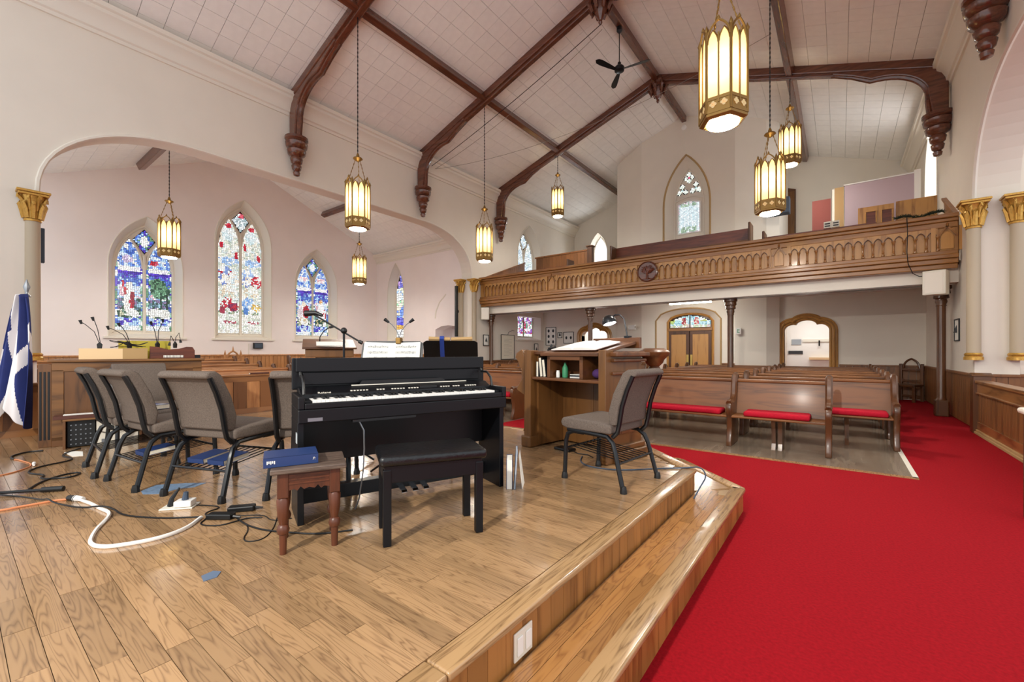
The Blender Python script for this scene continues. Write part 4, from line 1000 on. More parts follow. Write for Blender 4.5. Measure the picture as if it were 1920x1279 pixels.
def text_part(txt, size, mat, parent, M, ex=.0006):
    cu = bpy.data.curves.new('lettering', 'FONT'); cu.body = txt; cu.size = size; cu.extrude = ex; cu.align_x = 'CENTER'
    tmp = bpy.data.objects.new('tmp', cu); COL.objects.link(tmp)
    me = bpy.data.meshes.new_from_object(tmp.evaluated_get(bpy.context.evaluated_depsgraph_get())); bpy.data.objects.remove(tmp); bpy.data.curves.remove(cu)
    me.materials.clear(); me.materials.append(mat); o = link('lettering', me, parent, kind='stuff'); o.matrix_local = M; return o


def facing(fx, fy): return atan2(fy, fx) - pi / 2


# ---- stackable church chairs
def make_chair(fab):
    t = thing('church_chair', '', 'chair')
    # seat
    prof = [(-.2, .4), (.2, .4), (.255, .415), (.27, .45), (.25, .485), (.18, .495), (-.05, .485), (-.2, .47)]
    MB().prism(prof, 'yz', -.25, .25).build('seat', fab, t, bevel=.03, seg=4)
    # back
    bk = [(-.175, .46), (-.16, .56), (-.2, .7), (-.28, .86), (-.32, .885), (-.37, .885), (-.395, .86), (-.385, .835), (-.345, .83), (-.3, .74), (-.25, .6), (-.235, .47)]
    MB().prism(bk, 'yz', -.225, .225).build('backrest', fab, t, bevel=.016, seg=3)
    for sg in (-1, 1):
        x = sg * .222
        MB().tube([(x, -.2, .38), (x, -.24, .42), (x, -.255, .48), (x, -.28, .62), (x, -.32, .74), (x, -.365, .84)], .017, 8).build('back_frame', MT['black'], t, 40)
        MB().tube([(x * 1.05, .2, .395), (x * 1.05, -.08, .385), (x * 1.05, -.16, .38), (x * 1.1, -.215, .34), (x * 1.14, -.24, .28), (x * 1.2, -.31, .02)], .0175, 8).build('rear_leg', MT['black'], t, 40)
        MB().lathe([(.026, 0), (.026, .02), (.019, .05)], 8, (x * 1.2, -.315, 0)).build('rubber_foot', MT['blackp'], t, 40)
        MB().tube([(x * 1.05, .05, .385), (x * 1.05, .15, .385), (x * 1.06, .2, .36), (x * 1.08, .215, .3), (x * 1.1, .225, .02)], .0175, 8).build('front_leg', MT['black'], t, 40)
        MB().lathe([(.026, 0), (.026, .02), (.019, .05)], 8, (x * 1.1, .226, 0)).build('rubber_foot', MT['blackp'], t, 40)
    MB().tube([(-.258, -.268, .2), (.258, -.268, .2)], .009, 6).build('rear_crossbar', MT['black'], t)
    MB().tube([(-.24, .2, .25), (.24, .2, .25)], .009, 6).build('front_crossbar', MT['black'], t)
    for i in range(8):
        x = -.19 + i * .054; MB().tube([(x, -.265, .205), (x, .2, .255)], .004, 5).build('rack_wire', MT['black'], t)
    return t
cp = make_chair(MT['fabric']); cpb = copy_tree(cp)
def put_chair(o, lat, d, fl, fd, lab):
    fx, fy = fl * cC - fd * cS, fl * cS + fd * cC; n = math.hypot(fx, fy); fx /= n; fy /= n
    X, Y = lat * cC - d * cS, lat * cS + d * cC
    o.location = (X + fx * .315, Y + fy * .315, PZ); o.rotation_euler = (0, 0, facing(fx, fy)); o['label'] = lab; o['group'] = 'padded church chairs with book racks'
    return o
CH = []
for k, (lat, d, fl, fd, lab) in enumerate([(-3.545, 3.62, .64, .77, 'taupe padded church chair turned sideways in front of the amplifier cabinet'), (-2.95, 3.25, .51, .86, 'taupe padded church chair with one book in its rack, before the organ'),
                                           (-2.2, 2.963, .287, .958, 'taupe padded church chair with two navy books in its wire rack'), (-1.42, 3.0, -.2, .98, 'taupe padded church chair half hidden behind the black piano')]):
    CH.append(put_chair(cp if k == 0 else copy_tree(cp), lat, d, fl, fd, lab))
put_chair(cpb, *(lambda X, Y: (X * cC + Y * cS, -X * cS + Y * cC))(-1.2, 3.2), *(lambda fx, fy: (fx * cC + fy * cS, -fx * cS + fy * cC))(-.99, .12), 'taupe padded church chair turned sideways at the pulpit')
c6 = copy_tree(cpb); put_chair(c6, -4.08, 4.72, .75, -.65, 'taupe padded church chair facing the others with its back to the organ')


def book(name, lab, loc, rz, w, d, h, cover, tilt=(0, 0), group=None, pages=None):
    """closed book lying flat: spine along x at y=0"""
    t = thing(name, lab, 'book', loc, rz, group); t.rotation_euler = (tilt[0], tilt[1], rz)
    MB().box(0, w, 0, d, 0, .003).box(0, w, 0, d, h - .003, h).box(0, w, 0, .004, 0, h).build('cover', cover, t, bevel=.001)
    MB().box(.004, w - .004, .004, d - .005, .003, h - .003).build('pages', pages or MT['page'], t); return t


def on_chair(ch, lx, ly, lz):
    a = ch.rotation_euler[2]; return (ch.location[0] + lx * cos(a) - ly * sin(a), ch.location[1] + lx * sin(a) + ly * cos(a), ch.location[2] + lz)
for ch, lx, lab, cov in ((CH[2], -.17, 'navy hymn book in the chair rack, nearer the organ', MT['blue']), (CH[2], .02, 'navy hymn book in the chair rack, nearer the piano', MT['blue']), (CH[1], -.02, 'navy hymn book in the rack of the chair before the organ', MT['blue'])):
    p = on_chair(ch, lx, -.22, .218); book('hymn_book', lab, p, ch.rotation_euler[2], .15, .21, .035, cov, tilt=(.1, 0), group='navy hymn books')
p = on_chair(CH[3], -.1, -.2, .218); book('hymn_book', 'navy hymn book in the rack of the chair behind the piano', p, CH[3].rotation_euler[2], .15, .21, .03, MT['blue'], tilt=(.1, 0), group='navy hymn books')
p = on_chair(CH[0], -.02, -.02, .497); b6 = book('hymn_book', 'navy hymn book lying on the seat of the sideways taupe chair', p, CH[0].rotation_euler[2] + .5, .2, .15, .04, MT['blue'], group='navy hymn books')

# ---- digital piano
pn = thing('digital_piano', 'black upright digital piano with its lid folded open', 'piano', (-2.49, 1.23, PZ), atan2(.937, .35)); PWD = 1.4
for x0 in (0, PWD - .035): MB().box(x0, x0 + .035, .02, .36, 0, .60).build('side_panel', MT['piano'], pn, bevel=.004)
kb = MB().box(0, PWD, -.02, .36, .60, .68).box(0, .035, -.02, .36, .68, .755).box(PWD - .035, PWD, -.02, .36, .68, .755).box(.035, PWD - .035, -.02, .015, .68, .715).build('keybed', MT['piano'], pn, bevel=.006)
kw = (PWD - .07 - .09) / 52; wk = MB(); bk = MB()
for i in range(52):
    x = .08 + i * kw; wk.box(x + .0006, x + kw - .0006, .018, .165, .69, .728)
    if (i % 7) in (0, 2, 3, 5, 6) and i < 51: bk.box(x + kw - .006, x + kw + .006, .07, .165, .728, .741)
wk.build('white_keys', MT['white'], kb, kind='stuff'); bk.build('black_keys', MT['blackp'], kb, kind='stuff')
MB().box(.035, .078, .018, .16, .69, .728).box(PWD - .078, PWD - .035, .018, .16, .69, .728).build('key_block', MT['piano'], kb, bevel=.004)
cpn = MB().prism([(.165, .72), (.17, .752), (.25, .785), (.36, .79), (.36, .68), (.165, .68)], 'yz', .03, PWD - .03).build('control_panel', MT['piano'], pn, bevel=.004)
bt = MB()
for a, n in ((.33, 6), (.5, 3), (.6, 5), (.72, 4), (.96, 4), (1.06, 3), (1.16, 5)):
    for i in range(n): bt.box(a + i * .02, a + i * .02 + .012, .185 + .0, .197, .757, .7645)
bt.build('buttons', MT['ivory'], cpn, kind='stuff'); MB().box(.8, .93, .18, .215, .758, .772).build('display', MT['blackp'], cpn)
text_part('Roland', .028, MT['ivory'], cpn, Matrix.Translation((.17, .172, .7535)) @ Matrix.Rotation(radians(24), 4, 'X'))
ld = MB().box(.0, PWD, .335, .36, .77, .975).build('lid', MT['piano'], pn, bevel=.006)
MB().box(.02, PWD - .02, .30, .335, .885, .975).build('lid_front_fold', MT['piano'], ld, bevel=.005); MB().box(.06, PWD - .06, .31, .336, .8, .88).build('music_rest', MT['piano'], ld, bevel=.004)
MB().prism([(.4, .792), (.42, .82), (1.0, .82), (1.03, .8), (.98, .792)], 'xz', .255, .268).build('music_ledge', MT['blackp'], ld); MB().box(.35, 1.2, .25, .258, .788, .794).build('light_strip', MT['ivory'], ld)
for x in (.045, PWD - .045): MB().tube([(x, .12, .755), (x, .14, .82), (x, .2, .86), (x, .29, .86), (x, .32, .9)], .009, 6).build('lid_hinge', MT['blackp'], ld, 40)
MB().box(.035, PWD - .035, .29, .32, .3, .575).build('modesty_panel', MT['piano'], pn, bevel=.004)
pb = MB().box(.035, PWD - .035, .25, .33, .05, .14).build('pedal_rail', MT['piano'], pn, bevel=.004)
for i in range(3): MB().prism([(.25, .075), (.16, .06), (.14, .045), (.16, .04), (.25, .06)], 'yz', .66 + i * .08, .7 + i * .08).build('pedal', MT['chrome'], pb, bevel=.004)
MB().box(.3, .7, -.02, .02, .585, .6).build('underside_jack_panel', MT['blackp'], pn); MB().box(.05, .13, -.022, -.018, .61, .63).build('headphone_socket', MT['steel'], pn)
MB().tube([(.35, .05, .585), (.38, .04, .52), (.385, .05, .4), (.38, .06, .25), (.36, .08, .08), (.34, .1, .01)], .005, 6).build('power_lead', MT['steel'], pn, 40)
MB().box(-.004, .0, .03, .07, .48, .54).build('paper_tag', MT['glassclear'], pn)

# ---- bench
bn = thing('piano_bench', 'black piano bench with a padded leather top', 'bench', (-1.88, 1.37, PZ), atan2(.46, .28))
for x, y in ((0, 0), (.5, 0), (0, .26), (.5, .26)): MB().box(x, x + .042, y, y + .042, 0, .4).build('leg', MT['piano'], bn, bevel=.004)
MB().box(.005, .537, .005, .297, .33, .42).build('box_frame', MT['piano'], bn, bevel=.003); MB().box(-.02, .562, -.02, .322, .418, .475).build('padded_top', MT['leather'], bn, bevel=.022, seg=4)

# ---- carved stool
st = thing('wooden_stool', 'small dark wooden stool with turned legs and a worn top', 'stool', (-2.22, 1.0, PZ), atan2(.23, .12))
LEGP = [(.016, 0), (.018, .1), (.026, .105), (.03, .125), (.024, .145), (.018, .15), (.026, .19), (.03, .27), (.022, .285), (.028, .29)]
for x, y in ((.02, .02), (.26, .02), (.02, .23), (.26, .23)):
    l = MB().lathe(LEGP, 12, (x, y, 0)).build('leg', MT['stool'], st, 40); MB().box(x - .026, x + .026, y - .026, y + .026, .285, .41).build('leg_block', MT['stool'], l, bevel=.004)
sc = [(.046, .41), (.046, .32), (.07, .325), (.085, .315), (.1, .335), (.115, .32), (.14, .328), (.165, .32), (.18, .335), (.195, .315), (.21, .325), (.234, .32), (.234, .41)]
for y in (.0, .23):
    ap = MB().prism(sc, 'xz', y, y + .015).build('apron', MT['stool'], st)
    for z in (.35, .37, .39): MB().box(.046, .234, y - .004, y + .019, z, z + .009).build('apron_reed', MT['stool'], ap)
for x in (.0, .26): MB().box(x, x + .015, .046, .204, .33, .41).build('side_apron', MT['stool'], st)
MB().box(-.035, .315, -.03, .28, .41, .436).build('top', MT['stooltop'], st, bevel=.006)
sb = book('hymnal', 'thick navy blue hymnal lying on the carved stool', (-2.27, .95, PZ + .437), atan2(.23, .12) + .06, .25, .19, .05, MT['blue'])
m = MB()
for i in range(5): m.box(.015 + i * .008, .02 + i * .008, -.0015, 0, .018 + (i % 2) * .004, .034)
m.build('spine_print', MT['paper'], sb, kind='stuff'); MB().tube([(.225, -.001, .02), (.23, -.001, .035), (.235, -.001, .02), (.225, -.001, .03), (.236, -.001, .03)], .0012, 4).build('spine_emblem', MT['paper'], sb)

# ---- books standing against the piano side
for lab, lx, w, d, h, cov, tl in (('thick navy book with white pages standing by the piano end', 0, .045, .17, .22, MT['blue'], 0), ('thin blue illustrated songbook leaning by the piano end', .055, .012, .2, .28, MT['blue2'], .06)):
    b = thing('standing_book', lab, 'book', (-1.955 + lx * .8, 2.5 + lx * .6, PZ), radians(37), 'books by the piano end'); b.rotation_euler[1] = tl
    MB().box(0, .003, 0, d, 0, h).box(w - .003, w, 0, d, 0, h).box(0, w, d - .004, d, 0, h).build('cover', cov, b); MB().box(.003, w - .003, .004, d - .005, .002, h - .003).build('pages', MT['paper'], b)
    if lx: 
        g = MB(); rg = random.Random(2)
        for i in range(16): g.tube([(w + .001, rg.uniform(.02, d - .02), h - rg.uniform(.01, .09)) for _ in range(3)], .002, 3)
        g.build('cover_scrollwork', MT['paper'], b, kind='stuff'); MB().box(w, w + .0006, .005, d - .005, h - .1, h - .005).build('cover_print', MT['darkbook'], b)
ls = tag(MB().prism([(0, 0), (.16, 0), (.13, .26), (.03, .24)], 'yz', 0, .002).build('loose_sheet', MT['paper'], None, loc=(-1.87, 2.58, PZ)), 'loose white sheet leaning beside the blue songbook', 'paper'); ls.rotation_euler = (0, -.12, radians(30))

# ---- organ console
og = thing('organ_console', 'panelled dark oak organ console with its back to the chairs', 'organ', (-6.66, .68, PZ), radians(79.3))
OW = 1.3
MB().box(0, OW, .03, .8, .04, .88).build('body', MT['organ'], og)
for x0, x1 in ((.0, .09), (.4, .5), (.83, .91), (OW - .09, OW)): MB().box(x0, x1, .0, .03, .06, .82).build('stile', MT['organx'], og, bevel=.003)
MB().box(0, OW, 0, .03, .8, .9).build('top_rail', MT['organx'], og, bevel=.003); MB().box(0, OW, 0, .03, .0, .1).build('bottom_rail', MT['organ'], og, bevel=.003)
for x0, x1 in ((.09, .4), (.5, .83), (.91, OW - .09)): MB().box(x0, x1, .012, .03, .1, .8).build('panel', MT['organ'], og)
MB().box(-.03, OW + .03, -.03, .83, .9, .93).build('top', MT['organx'], og, bevel=.008)
pil = MB().box(-.1, 0, .02, .14, 0, .88).build('pilaster', MT['organ'], og, bevel=.004)
for i in range(3): MB().box(-.09 + i * .03, -.075 + i * .03, .012, .03, .08, .8).build('flute', MT['black'], pil)
def at_org(lx, ly, lz):
    a = radians(79.3); return (-6.66 + lx * cos(a) - ly * sin(a), .68 + lx * sin(a) + ly * cos(a), PZ + lz)
RO = radians(79.3)
cr = thing('pine_box', 'pale pine box lying on the organ console', 'box', at_org(.2, .05, .93), RO)
MB().box(0, .36, 0, .02, 0, .12).build('front_board', MT['pine'], cr); MB().box(.36, .58, 0, .02, 0, .125).build('front_board', MT['tan'], cr); MB().box(0, .02, .02, .3, 0, .12).box(.56, .58, .02, .3, 0, .12).build('side_board', MT['pine'], cr); MB().box(0, .58, .3, .32, 0, .12).build('back_board', MT['pine'], cr); MB().box(.02, .56, .02, .3, .0, .02).build('bottom_board', MT['pine'], cr)
md = thing('music_desk', 'dark cherry music desk with a wavy top on the organ console', 'music desk', at_org(.8, .1, .93), RO)
MB().prism([(0, 0), (0, .15), (.08, .14), (.18, .11), (.28, .12), (.36, .145), (.42, .14), (.44, .1), (.44, 0)], 'xz', 0, .025).build('board', MT['cherry'], md, bevel=.004); MB().box(0, .44, .025, .12, 0, .02).build('ledge', MT['cherry'], md)
gq = MB()
for i in range(14): gq.box(.13 + i * .014, .139 + i * .014, -.02, -.012, .012, .04)
gq.build('organ_stop_tabs', MT['paper'], md, kind='stuff')
fo = thing('folder', 'olive yellow folder standing behind the pine box on the organ', 'folder', at_org(.52, .44, .93), RO); MB().box(0, .5, 0, .012, 0, .22).build('cover', MT['yellow'], fo); MB().box(.0, .5, .012, .02, .01, .21).build('sheets', MT['page'], fo)
for k, (lx, ly, lab) in enumerate(((.36, .34, 'pair of clip-on music lights over the end of the pine box'), (.62, .33, 'clip-on music light leaning over the tangle of leads'), (.88, .3, 'clip-on music light standing by the olive folder'), (1.05, .26, 'clip-on music light with drooping heads on the cherry desk'))):
    t = thing('music_light', lab, 'lamp', at_org(lx, ly - .05, .93 + (.12 if k < 2 else .13)), RO + .3 * k, 'clip-on music lights on the organ')
    MB().prism([(-.02, 0), (.02, 0), (.025, .05), (.0, .08), (-.025, .05)], 'xz', -.012, .012).build('clip', MT['blackp'], t, bevel=.004)
    for sg in (-1, 1):
        hx = [.1, .14, .02, .09][k] * (-1 if k < 2 else sg); hz = [.3, .24, .3, .12][k] + .02 * sg; hx += .05 * sg * (k < 3)
        MB().tube([(.005 * sg, 0, .07), (hx * .3, .01, .07 + hz * .45), (hx * .8, .0, .04 + hz * (1.1 if k == 3 else .85)), (hx, 0, hz + (0.02 if k < 3 else -.02))], .004, 6).build('gooseneck', MT['blackp'], t, 40)
        MB().tube([(hx, 0, hz - (.03 if k == 3 else 0)), (hx - .012 * (1 if k < 3 else -sg), 0, hz + (.045 if k < 3 else -.07))], [.009, .016], 8).build('lamp_head', MT['blackp'], t, 40)
m = MB(); rg = random.Random(11)
def scribble(c, n, r, zr, rr=.004):
    P = [Vector(c)]
    for i in range(n): P.append(Vector((c[0] + rg.uniform(-r, r), c[1] + rg.uniform(-r * .6, r * .6), c[2] + rg.uniform(0, zr))))
    Q = []
    for i in range(len(P) - 1):
        for t in range(5): Q.append(tuple(P[i].lerp(P[i + 1], t / 5)))
    S = []
    for i in range(len(Q)):
        a = Q[max(0, i - 2):i + 3]; S.append(tuple(sum(x[k] for x in a) / len(a) for k in range(3)))
    return S
lead = tag(MB().tube(scribble((0, 0, .01), 22, .2, .1), .004, 5).build('lead_tangle', MT['blackp'], None, 60, loc=at_org(.62, .2, 1.05)), 'tangle of thin black leads on the pine box', 'cable'); lead.rotation_euler[2] = RO
bko = book('hymnal', 'closed pale paged hymnal on the far end of the organ console', at_org(1.12, .3, .93), RO, .2, .15, .04, MT['darkbook'])
# amplifier cabinet before the organ
am = thing('amplifier_cabinet', 'low wooden amplifier cabinet with a dark socket panel against the organ', 'cabinet', at_org(.1, -.26, 0), RO)
MB().box(0, .62, 0, .24, .29, .31).build('top', MT['organx'], am, bevel=.003)
for x in (0, .6): MB().box(x, x + .02, 0, .24, 0, .29).build('side', MT['organ'], am)
MB().box(.02, .6, .2, .24, 0, .29).build('back', MT['organ'], am); sp = MB().box(.03, .24, .08, .1, .01, .285).build('socket_panel', MT['blackp'], am)
k2 = MB(); rg = random.Random(4)
for i in range(5):
    for j in range(5): k2.box(.05 + i * .037, .062 + i * .037, .072, .08, .03 + j * .05, .042 + j * .05)
k2.build('sockets', MT['steel'], sp, kind='stuff')
wp = MB().box(.25, .59, .06, .075, .0, .285).build('white_panel', MT['ivory'], am)
def stroke(P, r=.0025): MB().tube(P, r, 4).build('handwriting', MT['ink'], wp, kind='stuff')
for row, z, n, x0 in ((0, .24, 9, .29), (1, .205, 8, .31)):
    rg2 = random.Random(row + 8); stroke([(x0 + i * .011, .058, z + rg2.uniform(-.011, .011)) for i in range(n * 2)])
MB().box(.29, .315, .054, .06, .03, .065).box(.325, .35, .054, .06, .03, .065).build('switch_pair', MT['steel'], wp); MB().tube([(.25, .04, .16), (.35, .02, .13), (.45, .02, .15), (.52, .04, .22)], .004, 5).build('jack_lead', MT['blackp'], wp, 40)
book('brown_book', 'brown leather book lying on the amplifier cabinet', at_org(.03, -.25, .311), RO, .36, .17, .035, MT['brownbook']); tag(MB().box(0, .24, 0, .1, 0, .006).build('notepad', MT['paper'], None, loc=at_org(.1, -.22, .347)), 'white notepad on the brown leather book', 'notepad').rotation_euler[2] = RO
tag(MB().prism([(0, 0), (.3, .02), (.33, .09), (.1, .12), (.02, .08)], 'xy', 0, .004).build('paper_scrap', MT['paper'], None, loc=(-6.2, .72, PZ)), 'white paper scrap on the floor before the amplifier cabinet', 'paper')

# ---- choir screen and flag
cs = thing('choir_screen', 'low panelled wooden choir screen along the platform edge', 'screen', (-7.78, 0, PZ))
MB().box(-.05, .04, .0, 4.0, .6, .635).build('cap', MT['pewy'], cs, bevel=.008); MB().box(-.02, .02, .0, 4.0, .52, .6).build('frieze', MT['pewy'], cs); MB().box(-.03, .03, .0, 4.0, 0, .08).build('plinth', MT['pewy'], cs)
n = 20
for i in range(n): MB().box(-.018, .012 if i % 2 else .022, i * 4.0 / n + .002, (i + 1) * 4.0 / n - .002, .08, .52).build('board', MT['wainso'] if i % 2 else MT['wains'], cs)
book('brown_book', 'brown book lying on the choir screen cap', (-7.76, 3.05, PZ + .636), pi / 2, .3, .07, .025, MT['brownbook'])
fl = thing('flag', 'blue flag with white saltire hanging from a pole beside the organ', 'flag', (-7.40, .56, .155)); fl.scale = (1.25, 1.25, 1.25)
MB().tube([(0, 0, .35), (0, 0, 1.52)], .014, 8).build('pole', MT['ivory'], fl, 40); MB().box(-.13, .0, -.02, .02, .5, .56).build('bracket', MT['brass'], fl)
MB().lathe([(.03, 1.5), (.012, 1.53), (.012, 1.55), (.024, 1.59), (.003, 1.66)], 8).build('finial', MT['steel'], fl, 40)
me = bpy.data.meshes.new('cloth'); vs = []; fs = []; mi = []; NS, NT = 150, 100; rt = Matrix.Rotation(TH, 3, 'Z')
for j in range(NT + 1):
    t_ = j / NT
    for i in range(NS + 1):
        s = i / NS; w = .08 + .34 * t_ ** .7
        x = -.16 * t_ + w * (s - .42); y = .05 * sin(s * 15 + t_ * 1.5) * (.3 + t_ * .8) + .02 * sin(s * 31); z = 1.5 - t_ * (1.1 + .12 * sin(s * 9)) + .02 * cos(s * 15)
        vs.append(tuple(rt @ Vector((x, y - .05, z))))
for j in range(NT):
    for i in range(NS):
        s, t_ = (i + .5) / NS, (j + .5) / NT; fs.append((j * (NS + 1) + i, j * (NS + 1) + i + 1, (j + 1) * (NS + 1) + i + 1, (j + 1) * (NS + 1) + i))
        mi.append(1 if abs(s - .45 - .25 * (t_ - .2)) < .14 - .04 * (t_ < .3) or abs(s - 1.25 + t_ * .95) < .07 or (s < .12 and t_ > .45 and t_ < .7) else 0)
me.from_pydata(vs, [], fs); me.materials.append(MT['flagb']); me.materials.append(MT['flagw']); me.polygons.foreach_set('material_index', mi); me.polygons.foreach_set('use_smooth', [True] * len(fs)); co = link('cloth', me, fl)
so = co.modifiers.new('thick', 'SOLIDIFY'); so.thickness = .004

# ---- pulpit
pu = thing('pulpit', 'large carved oak pulpit with open back and shelf', 'pulpit', (-2.7, 3.76, PZ), radians(-10.4))
for sg, x0, x1 in ((-1, .0, .1), (1, .97, 1.05)):
    MB().box(x0, x1, 0, .12, .0, 1.03).build('back_post', MT['pulpit'], pu, bevel=.006)
    MB().box(x0 - .03 if sg < 0 else x0 - .01, x1 + (.01 if sg < 0 else .03), -.02, .14, 0, .12).build('post_plinth', MT['pulpit'], pu, bevel=.015)
MB().prism([(0, .98), (-.04, 1.04), (-.12, 1.0), (-.14, .95), (-.09, .9), (-.08, .86), (-.04, .82), (-.05, .78), (-.02, .74), (-.1, .64), (-.12, .6), (0, .55), (0, .4), (0, .2), (-.02, .16), (.02, .16), (.02, 1.04)], 'xz', .0, .06).build('scrolled_bracket', MT['pulpit'], pu, bevel=.008)
SH = [(1.05, .1), (1.07, .56), (.84, .86), (.2, .86), (-.03, .56), (0, .12)]
for (ax, ay), (bx_, by) in zip(SH[:-1], SH[1:]):
    d = Vector((bx_ - ax, by - ay, 0)); L = d.length; M = Matrix.Translation((ax, ay, 0)) @ Matrix.Rotation(atan2(d.y, d.x), 4, 'Z')
    w = MB(); w.M = M; w.box(0, L, 0, .04, .1, 1.0); w.build('side_panel', MT['pulpit'], pu)
    w = MB(); w.M = M; w.box(-.02, L + .02, -.06, .05, 0, .1).box(-.01, L + .01, -.035, .05, .1, .15); w.build('plinth_moulding', MT['pulpit'], pu, bevel=.01)
    w = MB(); w.M = M; w.box(-.01, L + .01, -.03, .05, .8, .83).box(-.02, L + .02, -.05, .05, .92, .95).box(-.03, L + .03, -.08, .06, .97, 1.01); w.build('cornice_moulding', MT['pulpitx'], pu, bevel=.01)
    if L > .3:
        w = MB(); w.M = M; w.box(L * .2, L * .8, -.02, 0, .25, .72); pnl = w.build('raised_panel', MT['pulpitx'], pu, bevel=.012)
        w = MB(); w.M = M; w.tube([(u, -.025, z) for u, z in [(L * .24, .28)] + pointed(L / 2, L * .52, .5, .16, 5) + [(L * .76, .28)]], .012, 6); w.build('carved_arch', MT['pulpit'], pnl, 40)
MB().box(.04, 1.0, .02, .5, .72, .75).build('shelf', MT['pulpitx'], pu, bevel=.006)
for i in range(4): MB().box(.1 + i * .22, .1 + (i + 1) * .22 - .004, .5, .53, .02, .98).build('inner_board', MT['pulpit'], pu)
for x in (.1, .95): MB().box(x, x + .02, .1, .52, .02, 1.0).build('inner_side', MT['pulpit'], pu)
cbx = MB().box(.3, .34, .04, .36, .75, .975).box(.72, .76, .04, .36, .75, .975).box(.3, .76, .04, .36, .93, .985).box(.3, .76, .34, .36, .75, .93).build('cubby', MT['pulpitx'], pu, bevel=.004)
dk = MB(); dk.prism([(.02, 1.0), (.66, 1.12), (.66, 1.09), (.02, .97)], 'yz', .22, .95); dk.build('reading_desk', MT['pulpitx'], pu, bevel=.005); MB().box(.4, .98, .68, .72, 1.05, 1.16).build('desk_back_ledge', MT['pulpitx'], pu, bevel=.005)
MB().prism([(-.02, .58), (1.06, .58), (.84, .87), (.2, .87)], 'xy', .985, 1.02).build('top_board', MT['pulpitx'], pu); MB().box(-.05, .22, .05, .62, .985, 1.02).build('top_board', MT['pulpitx'], pu, bevel=.006); MB().box(.96, 1.1, .12, .58, .985, 1.02).build('top_board', MT['pulpitx'], pu, bevel=.006)
tb = MB().lathe([(.03, .72), (.05, .76), (.04, .8), (.07, .83), (.05, .86), (.09, .9), (.1, .93), (.13, .96), (.15, .98), (.16, 1.01), (.14, 1.03), (.1, 1.05)], 20, (1.0, .93, 0)).build('turned_bracket', MT['pulpitx'], pu, 30)
def at_pul(lx, ly, lz):
    a = radians(-10.4); return (-2.7 + lx * cos(a) - ly * sin(a), 3.76 + lx * sin(a) + ly * cos(a), PZ + lz)
RP = radians(-10.4)
ob = thing('open_bible', 'large open book with white pages on the pulpit desk', 'book', at_pul(.3, .1, 1.026), RP); ob.rotation_euler = (math.atan(.1875), 0, RP)
for sg in (0, 1):
    P = [(0, .012), (.03, .03), (.15, .028), (.28, .012), (.28, .004), (0, .004)]
    MB().prism([(.285 + (1 if sg else -1) * a, b) for a, b in P], 'xz', .0, .42).build('page_block', MT['paper'], ob)
MB().box(-.005, .575, -.006, .428, 0, .005).build('cover', MT['brownbook'], ob)
for k, (lx, w, h, tl) in enumerate(((.122, .035, .16, 0.0), (.179, .04, .2, -.12), (.226, .04, .18, -.14))):
    b = thing('shelf_book', ['cream paged book upright at the end of the pulpit shelf', 'tall cream paged book leaning on the pulpit shelf', 'cream paged book leaning against the pulpit cubby'][k], 'book', at_pul(lx, .06, .751), RP, 'books on the pulpit shelf'); b.rotation_euler[1] = tl
    MB().box(0, .003, 0, .14, 0, h).box(w - .003, w, 0, .14, 0, h).box(0, w, .136, .14, 0, h).build('cover', MT['darkbook'], b); MB().box(.003, w - .003, .003, .136, .002, h - .003).build('pages', MT['page'], b)
tag(MB().lathe([(.028, 0), (.03, .02), (.03, .09), (.024, .11), (.012, .13), (.012, .15)], 12).build('bottle', MT['greensign'], None, 40, loc=at_pul(.45, .15, .752)), 'small green bottle inside the pulpit cubby', 'bottle')
tag(MB().lathe([(.02, 0), (.02, .05), (.016, .06), (.016, .07)], 10).build('small_jar', MT['white'], None, 40, loc=at_pul(.38, .12, .752)), 'small white jar inside the pulpit cubby', 'jar')
for k in range(4):
    o = tag(MB().prism([(0, 0), (.18, .01), (.17, .13), (.01, .12)], 'xy', 0, .008).build('paper_stack', [MT['paper'], MT['steel'], MT['darkbook'], MT['paper']][k], None, loc=at_pul(.52 - .01 * k, .14 + .012 * k, .752 + .0082 * k)), ['white papers at the bottom of the pulpit cubby pile', 'grey folder in the pulpit cubby pile', 'black folder in the pulpit cubby pile', 'white sheets on top of the pulpit cubby pile'][k], 'papers'); o.rotation_euler[2] = RP + .03 * k
pc = MB().ball((0, 0, .05), .06, 12, .8); pc.ball((.07, .02, .04), .045, 10, .8); tag(pc.build('purple_cloth', MT['purple'], None, 60, loc=at_pul(.825, .2, .752)), 'crumpled purple cloth on the pulpit shelf', 'cloth')
dl = thing('desk_lamp', 'black gooseneck desk lamp lit on the pulpit', 'lamp', at_pul(.83, .695, 1.158), RP)
MB().box(-.03, .03, -.02, .03, 0, .02).build('clamp', MT['black'], dl); MB().tube([(0, 0, .0), (-.02, 0, .1), (-.04, .0, .2), (-.08, -.02, .245), (-.13, -.03, .245), (-.17, -.04, .22)], .008, 8).build('gooseneck', MT['black'], dl, 40)
sh = MB(); sh.M = Matrix.Translation((-.2, -.05, .2)) @ Matrix.Rotation(radians(-18), 4, 'Y') ; sh.lathe([(.075, -.05), (.078, -.03), (.07, .0), (.05, .03), (.02, .045), (.0001, .048)], 18); sh.build('shade', MT['black'], dl, 40)
bl = MB(); bl.M = Matrix.Translation((-.2, -.05, .2)) @ Matrix.Rotation(radians(-18), 4, 'Y'); bl.lathe([(.0001, -.058), (.06, -.052), (.07, -.049)], 16); bl.build('bulb_disc', emit('desk_lamp_bulb', '#F4FAFF', 14), dl)
